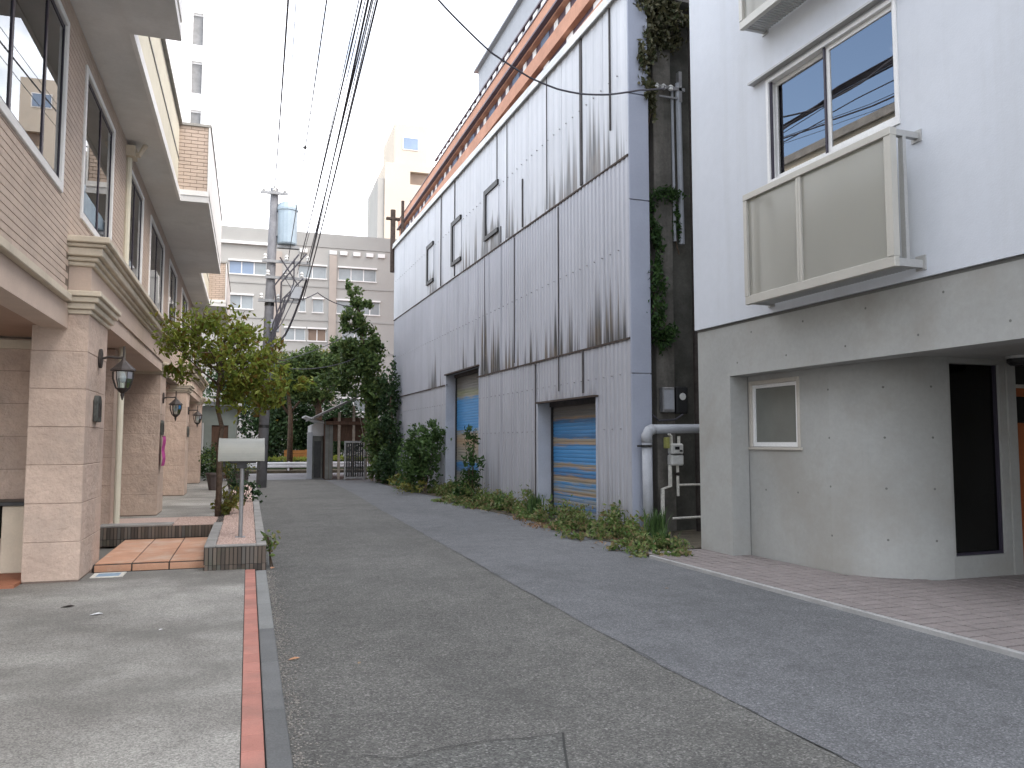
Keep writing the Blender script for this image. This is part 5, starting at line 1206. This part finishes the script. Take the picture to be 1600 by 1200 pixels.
def wire(label, pts_, r, sag, group='overhead cables along the lane', seg=14, m='cable'):
    q = MB(); allp = []
    for a, b in zip(pts_, pts_[1:]):
        a, b = Vector(a), Vector(b)
        for k in range(seg):
            t_ = k / seg; p = a.lerp(b, t_); p.z -= sag * 4 * t_ * (1 - t_); allp.append(p)
    allp.append(Vector(pts_[-1])); q.tube(allp, r, 6)
    return obj('cable', q, m, None, label, 'cable', group)
def beyond(a, b, k): return tuple(np.array(a) + (np.array(b) - np.array(a)) * k)
top = [((0.66, 27.8, 10.15), (0.41, 11.81, 8.0), .024, 'thick leftmost overhead cable rising from the pole top'),
       ((0.95, 27.8, 9.95), (0.52, 11.77, 8.0), .010, 'thin pale overhead wire just right of the leftmost cable'),
       ((1.15, 27.8, 7.7), (0.95, 11.63, 8.0), .016, 'single overhead cable with a clamp in the middle of the sky'),
       ((1.55, 27.8, 7.75), (1.44, 11.47, 8.0), .022, 'left cable of the overhead bundle right of the clamp'),
       ((1.85, 27.8, 7.65), (1.53, 11.44, 8.0), .026, 'thick middle cable of the overhead bundle'),
       ((1.78, 27.8, 7.6), (1.575, 11.42, 8.0), .018, 'cable hugging the thick middle cable of the bundle'),
       ((1.70, 27.8, 6.9), (1.60, 11.41, 8.0), .014, 'thin cable between the middle and rightmost cables of the bundle'),
       ((1.60, 27.8, 7.7), (1.49, 11.46, 8.0), .012, 'thin cable just left of the thick middle cable of the bundle'),
       ((1.45, 27.8, 7.2), (1.40, 11.48, 8.0), .012, 'outermost left thin cable of the bundle'),
       ((1.72, 27.8, 6.6), (1.63, 11.40, 8.0), .012, 'thin cable just left of the rightmost cable'),
       ((0.50, 27.8, 10.0), (0.19, 11.9, 8.0), .008, 'faint thin wire left of the leftmost overhead cable'),
       ((1.65, 27.8, 6.3), (1.66, 11.40, 8.0), .022, 'rightmost cable of the overhead bundle along the lane')]
for a, b, r, lab in top:
    e = beyond(a, b, 2.6)
    e = (e[0], e[1], b[2] + (b[2] - a[2]) * .2)
    wire(lab, [a, b, e], r * .72, 0.10)
obj('cable_clamp', MB().box(1.0, 1.05, 17.4, 17.5, 7.84, 7.89).tube([(.97, 17.45, 7.86), (1.12, 17.45, 7.855)], .014, 6), 'dark_metal', None, 'small clamp on the single overhead cable in the middle of the sky', 'clamp')
wire('service cable sagging from the upper left across the warehouse to the gap bracket', [(6.66, 11.86, 7.60), (6.50, 11.6, 7.43), (5.96, 11.42, 7.25), (5.28, 11.19, 6.98), (4.74, 11.01, 6.84), (4.28, 10.86, 6.79), (3.78, 10.69, 6.82), (3.14, 10.48, 6.99), (2.70, 10.33, 7.22), (2.31, 10.2, 7.46), (1.2, 9.83, 8.4), (-0.8, 9.2, 10.4)], .015, 0.006, 'service cable', 4)
wire('upper thin cable from the pole to the ivy tree', [(.9, 27.8, 6.25), (2.2, 28.6, 6.75), (3.6, 30.2, 6.6)], .018, .12, 'side cables from the pole')
wire('middle thin cable from the pole towards the shed', [(.9, 27.8, 4.2), (4.0, 30.6, 5.9)], .012, .15, 'side cables from the pole')
wire('lowest thin cable from the pole towards the shed', [(.9, 27.8, 4.0), (4.2, 31.0, 4.9)], .014, .25, 'side cables from the pole')
wire('thick dark cable dropping from the bundle to the pole at mid height', [(.6, 27.75, 4.6), (1.1, 27.6, 5.1), (1.45, 27, 6.0), (1.62, 25.5, 6.6)], .034, .05, 'side cables from the pole', 6)

# ------------------------------------------------------------------ distant buildings
A = thing('apartment_block', 'beige six storey apartment block closing the end of the lane', 'building', (4, 62, 0))
AX0, AX1, AY = -6.0, 11.0, 62.0
wins = []
for z0, z1, lst in ((14.0, 14.9, [(-1.65, 1.0, 'blue_pane'), (3.3, 5.4, 'grey_pane'), (6.3, 9.2, 'grey_pane')]),
                    (11.4, 12.35, [(-1.6, 0.1, 'grey_pane'), (1.1, 2.0, 'grey_pane'), (3.4, 3.9, 'grey_pane'), (4.4, 5.2, 'grey_pane'), (6.2, 7.3, 'grey_pane'), (8.0, 9.5, 'grey_pane')]),
                    (9.2, 10.05, [(-1.6, 0.1, 'grey_pane'), (2.4, 3.9, 'grey_pane'), (4.1, 5.45, 'brown_pane'), (6.6, 8.6, 'grey_pane')]),
                    (6.6, 7.5, [(-1.6, 0.1, 'grey_pane'), (2.5, 4.2, 'grey_pane'), (4.6, 5.5, 'grey_pane'), (6.6, 8.6, 'grey_pane')]),
                    (3.9, 4.8, [(-1.6, 0.1, 'grey_pane'), (2.5, 4.2, 'grey_pane'), (6.6, 8.6, 'grey_pane')])):
    for a, b, pm in lst: wins.append((a, b, z0, z1, pm))
obj('wall', MB().wall(lambda u, z, d: (u, AY + d, z), AX0, AX1, 0, 16.41, [w_[:4] for w_ in wins], .3), 'apt_wall', A, weld=True)
obj('parapet', MB().box(AX0, AX1, AY - .05, AY + .4, 16.42, 17.5), 'apt_top', A)
obj('roof_slab', MB().box(AX0, AX1, AY + .3, AY + 12, 16.1, 16.41), 'apt_top', A)
obj('end_wall', MB().box(AX0, AX0 + .3, AY + .31, AY + 12, 0, 16.09).box(AX1 - .3, AX1, AY + .31, AY + 12, 0, 16.09).box(AX0 + .3, AX1 - .3, AY + 1.2, AY + 1.3, 0, 16.09), 'apt_band', A)
objs('ledge', MB().box(AX0, 1.4, AY - .25, AY - .02, 16.2, 16.40), 'white_trim', A)
for k, xx in enumerate((3.4, 5.6, 6.4, 7.4, 8.4, 9.3)): objs('ledge_block', MB().box(xx, xx + .55, AY - .14, AY - .02, 15.9, 16.2), 'white_trim', A)
for xx in (5.6, 0.95 + 0.6): obj('pilaster', MB().box(xx, xx + .55, AY - .12, AY - .003, 0, 15.85), 'apt_pil', A)
for z in (13.3, 10.7, 8.3, 5.7): obj('floor_band', MB().box(AX0, AX1, AY - .05, AY - .002, z, z + .10), 'apt_top', A)
for (a, b, z0, z1, pm) in wins:
    f = MB().box(a - .05, b + .05, AY - .14, AY - .06, z1 + .02, z1 + .14).box(a - .05, b + .05, AY - .10, AY - .06, z0 - .10, z0 - .02)
    n_ = max(1, int(round((b - a) / .9)))
    for k in range(n_ + 1):
        xx = a + (b - a) * k / n_; f.box(max(a, xx - .035), min(b, xx + .035), AY + .06, AY + .12, z0, z1)
    w_ = obj('window', f, 'white_trim', A)
    for k in range(n_): obj('pane', MB().box(a + (b - a) * k / n_ + .036, a + (b - a) * (k + 1) / n_ - .036, AY + .085, AY + .10, z0 + .002, z1 - .002), 'grey_pane' if (pm == 'blue_pane' and k == n_ - 1) else pm, w_)

CT = thing('cream_tower', 'cream tower block with stepped top rising behind the apartment block', 'building', (18, 95, 0))
obj('shaft', MB().wall(lambda u, z, d: (u, 95 + d, z), 15.0, 23.0, 0, 35.5, [(18.1, 21.3, 33.0, 34.6), (18.1, 21.3, 29.5, 31.0), (18.1, 21.3, 26, 27.5)], .8).box(15.0, 23, 95.81, 105, 0, 35.5), 'tower_cream', CT)
obj('stair_head', MB().box(16.2, 20.3, 95.4, 104, 35.501, 40.6), 'tower_cream', CT)
sw_ = obj('window', MB().box(17.2, 19.2, 95.32, 95.399, 37.4, 39.0), 'white_trim', CT); obj('pane', MB().box(17.3, 19.1, 95.29, 95.319, 37.5, 38.9), 'blue_pane', sw_)
obj('balcony_recess', MB().box(18.0, 21.4, 95.5, 95.6, 32.9, 34.7).box(18.0, 21.4, 95.5, 95.6, 29.4, 31.1), 'brown_pane', CT)
obj('side_fin', MB().box(14.2, 14.99, 95.2, 104, 0, 33.5), 'apt_band', CT)
WT = thing('white_tower', 'pale white tower seen far away above the townhouse roof', 'building', (-8, 110, 0))
tw = [(-8.2, -6.9, 34.0 + 6.6 * k, 38.4 + 6.6 * k) for k in range(5)]
obj('wall', MB().wall(lambda u, z, d: (u, 110 + d, z), -14, -5.0, 0, 66, tw, .5).box(-14, -5.0, 110.51, 118, 0, 66), 'tower_white', WT)
for (a, b, z0, z1) in tw:
    w_ = obj('window', MB().box(a, b, 110.38, 110.44, z0, z0 + .2).box(a, b, 110.38, 110.44, z1 - .2, z1), 'tower_white', WT)
    obj('pane', MB().box(a, b, 110.45, 110.49, z0 + .2, z1 - .2), 'tower_pane', w_)

OB = thing('brick_building', 'orange brick building with strip windows rising behind the warehouse roof', 'building', (15, 50, 0))
OX, OY0, OY1 = 14.0, 22.0, 79.0
obj('wall', MB().wall(lambda u, z, d: (OX + d, u, z), OY0, OY1, 0, 22.95, [(OY0 + .5, OY1 - .6, 21.95, 22.75), (OY0 + .5, OY1 - .6, 20.5, 21.15)], .4), 'orange_brick', OB, weld=True)
obj('upper_band', MB().box(OX - .15, OX + .4, OY0, OY1, 22.952, 23.72), 'orange_brick', OB)
obj('end_wall', MB().box(OX + .41, OX + 14, OY0, OY0 + .4, 0, 23.7).box(OX + .41, OX + 14, OY1 - .4, OY1, 0, 23.7).box(OX + .8, OX + 1.0, OY0 + .41, OY1 - .41, 0, 23.7).box(OX + 1, OX + 14, OY0 + .41, OY1 - .41, 23.3, 23.7), 'orange_brick', OB)
obj('strip_window', MB().box(OX + .30, OX + .34, OY0 + .5, OY1 - .6, 21.95, 22.75).box(OX + .30, OX + .34, OY0 + .5, OY1 - .6, 20.5, 21.15), 'dark_strip', OB)
pn = MB().box(-.03, 0, -.5, .5, -.5, .5).mesh('pane'); pn.materials.append(M['blue_pane'])
pn2 = MB().box(-.03, 0, -.5, .5, -.5, .5).mesh('pane'); pn2.materials.append(M['white_trim'])
y = OY0 + 1.0; k = 0
while y < OY1 - 2:
    piece('pane', pn2 if k % 3 else pn, OB, (OX + .29 - 15, y + .5 - 50, 22.35), (1, .55 if k % 3 else 1.2, .72))
    if k % 2: piece('pane', pn2, OB, (OX + .29 - 15, y + .3 - 50, 20.82), (1, .8, .6))
    y += 1.6; k += 1
obj('coping', MB().box(OX - .28, OX + .45, OY0 - .1, OY1 + .1, 22.84, 22.95).box(OX - .2, OX + .45, OY0 - .1, OY1 + .1, 23.722, 23.8), 'dark_strip', OB)
rl = MB().box(-.03, .03, -.35, .35, -.5, .5).mesh('rail_panel'); rl.materials.append(M['white_trim'])
y = OY0 + .6
while y < 62:
    piece('rail_panel', rl, OB, (OX + .1 - 15, y - 50, 24.18), (1, 1, .62)); y += 1.25
obj('top_rail', MB().box(OX, OX + .2, OY0, 63, 24.52, 24.62), 'dark_strip', OB)
obj('penthouse', MB().box(OX + 1.2, OX + 10, OY0 + 1, 54, 23.8, 28.2), 'pent_grey', OB)
obj('penthouse_roof', MB().box(OX + .9, OX + 10.3, OY0 + .8, 54.3, 28.2, 28.35), 'pent_grey', OB)
for (xx, yy, zz) in ((OX + 2, 44.5, 28.5), (OX + 2.2, 40.5, 28.5)):
    obj('antenna_mast', MB().tube([(xx, yy, zz), (xx, yy, zz + 5.5)], .06, 6), 'galv', None, 'thin antenna mast on the penthouse roof behind the warehouse' + (', farther one' if yy > 42 else ', nearer one'), 'antenna', 'antenna masts on the penthouse roof')
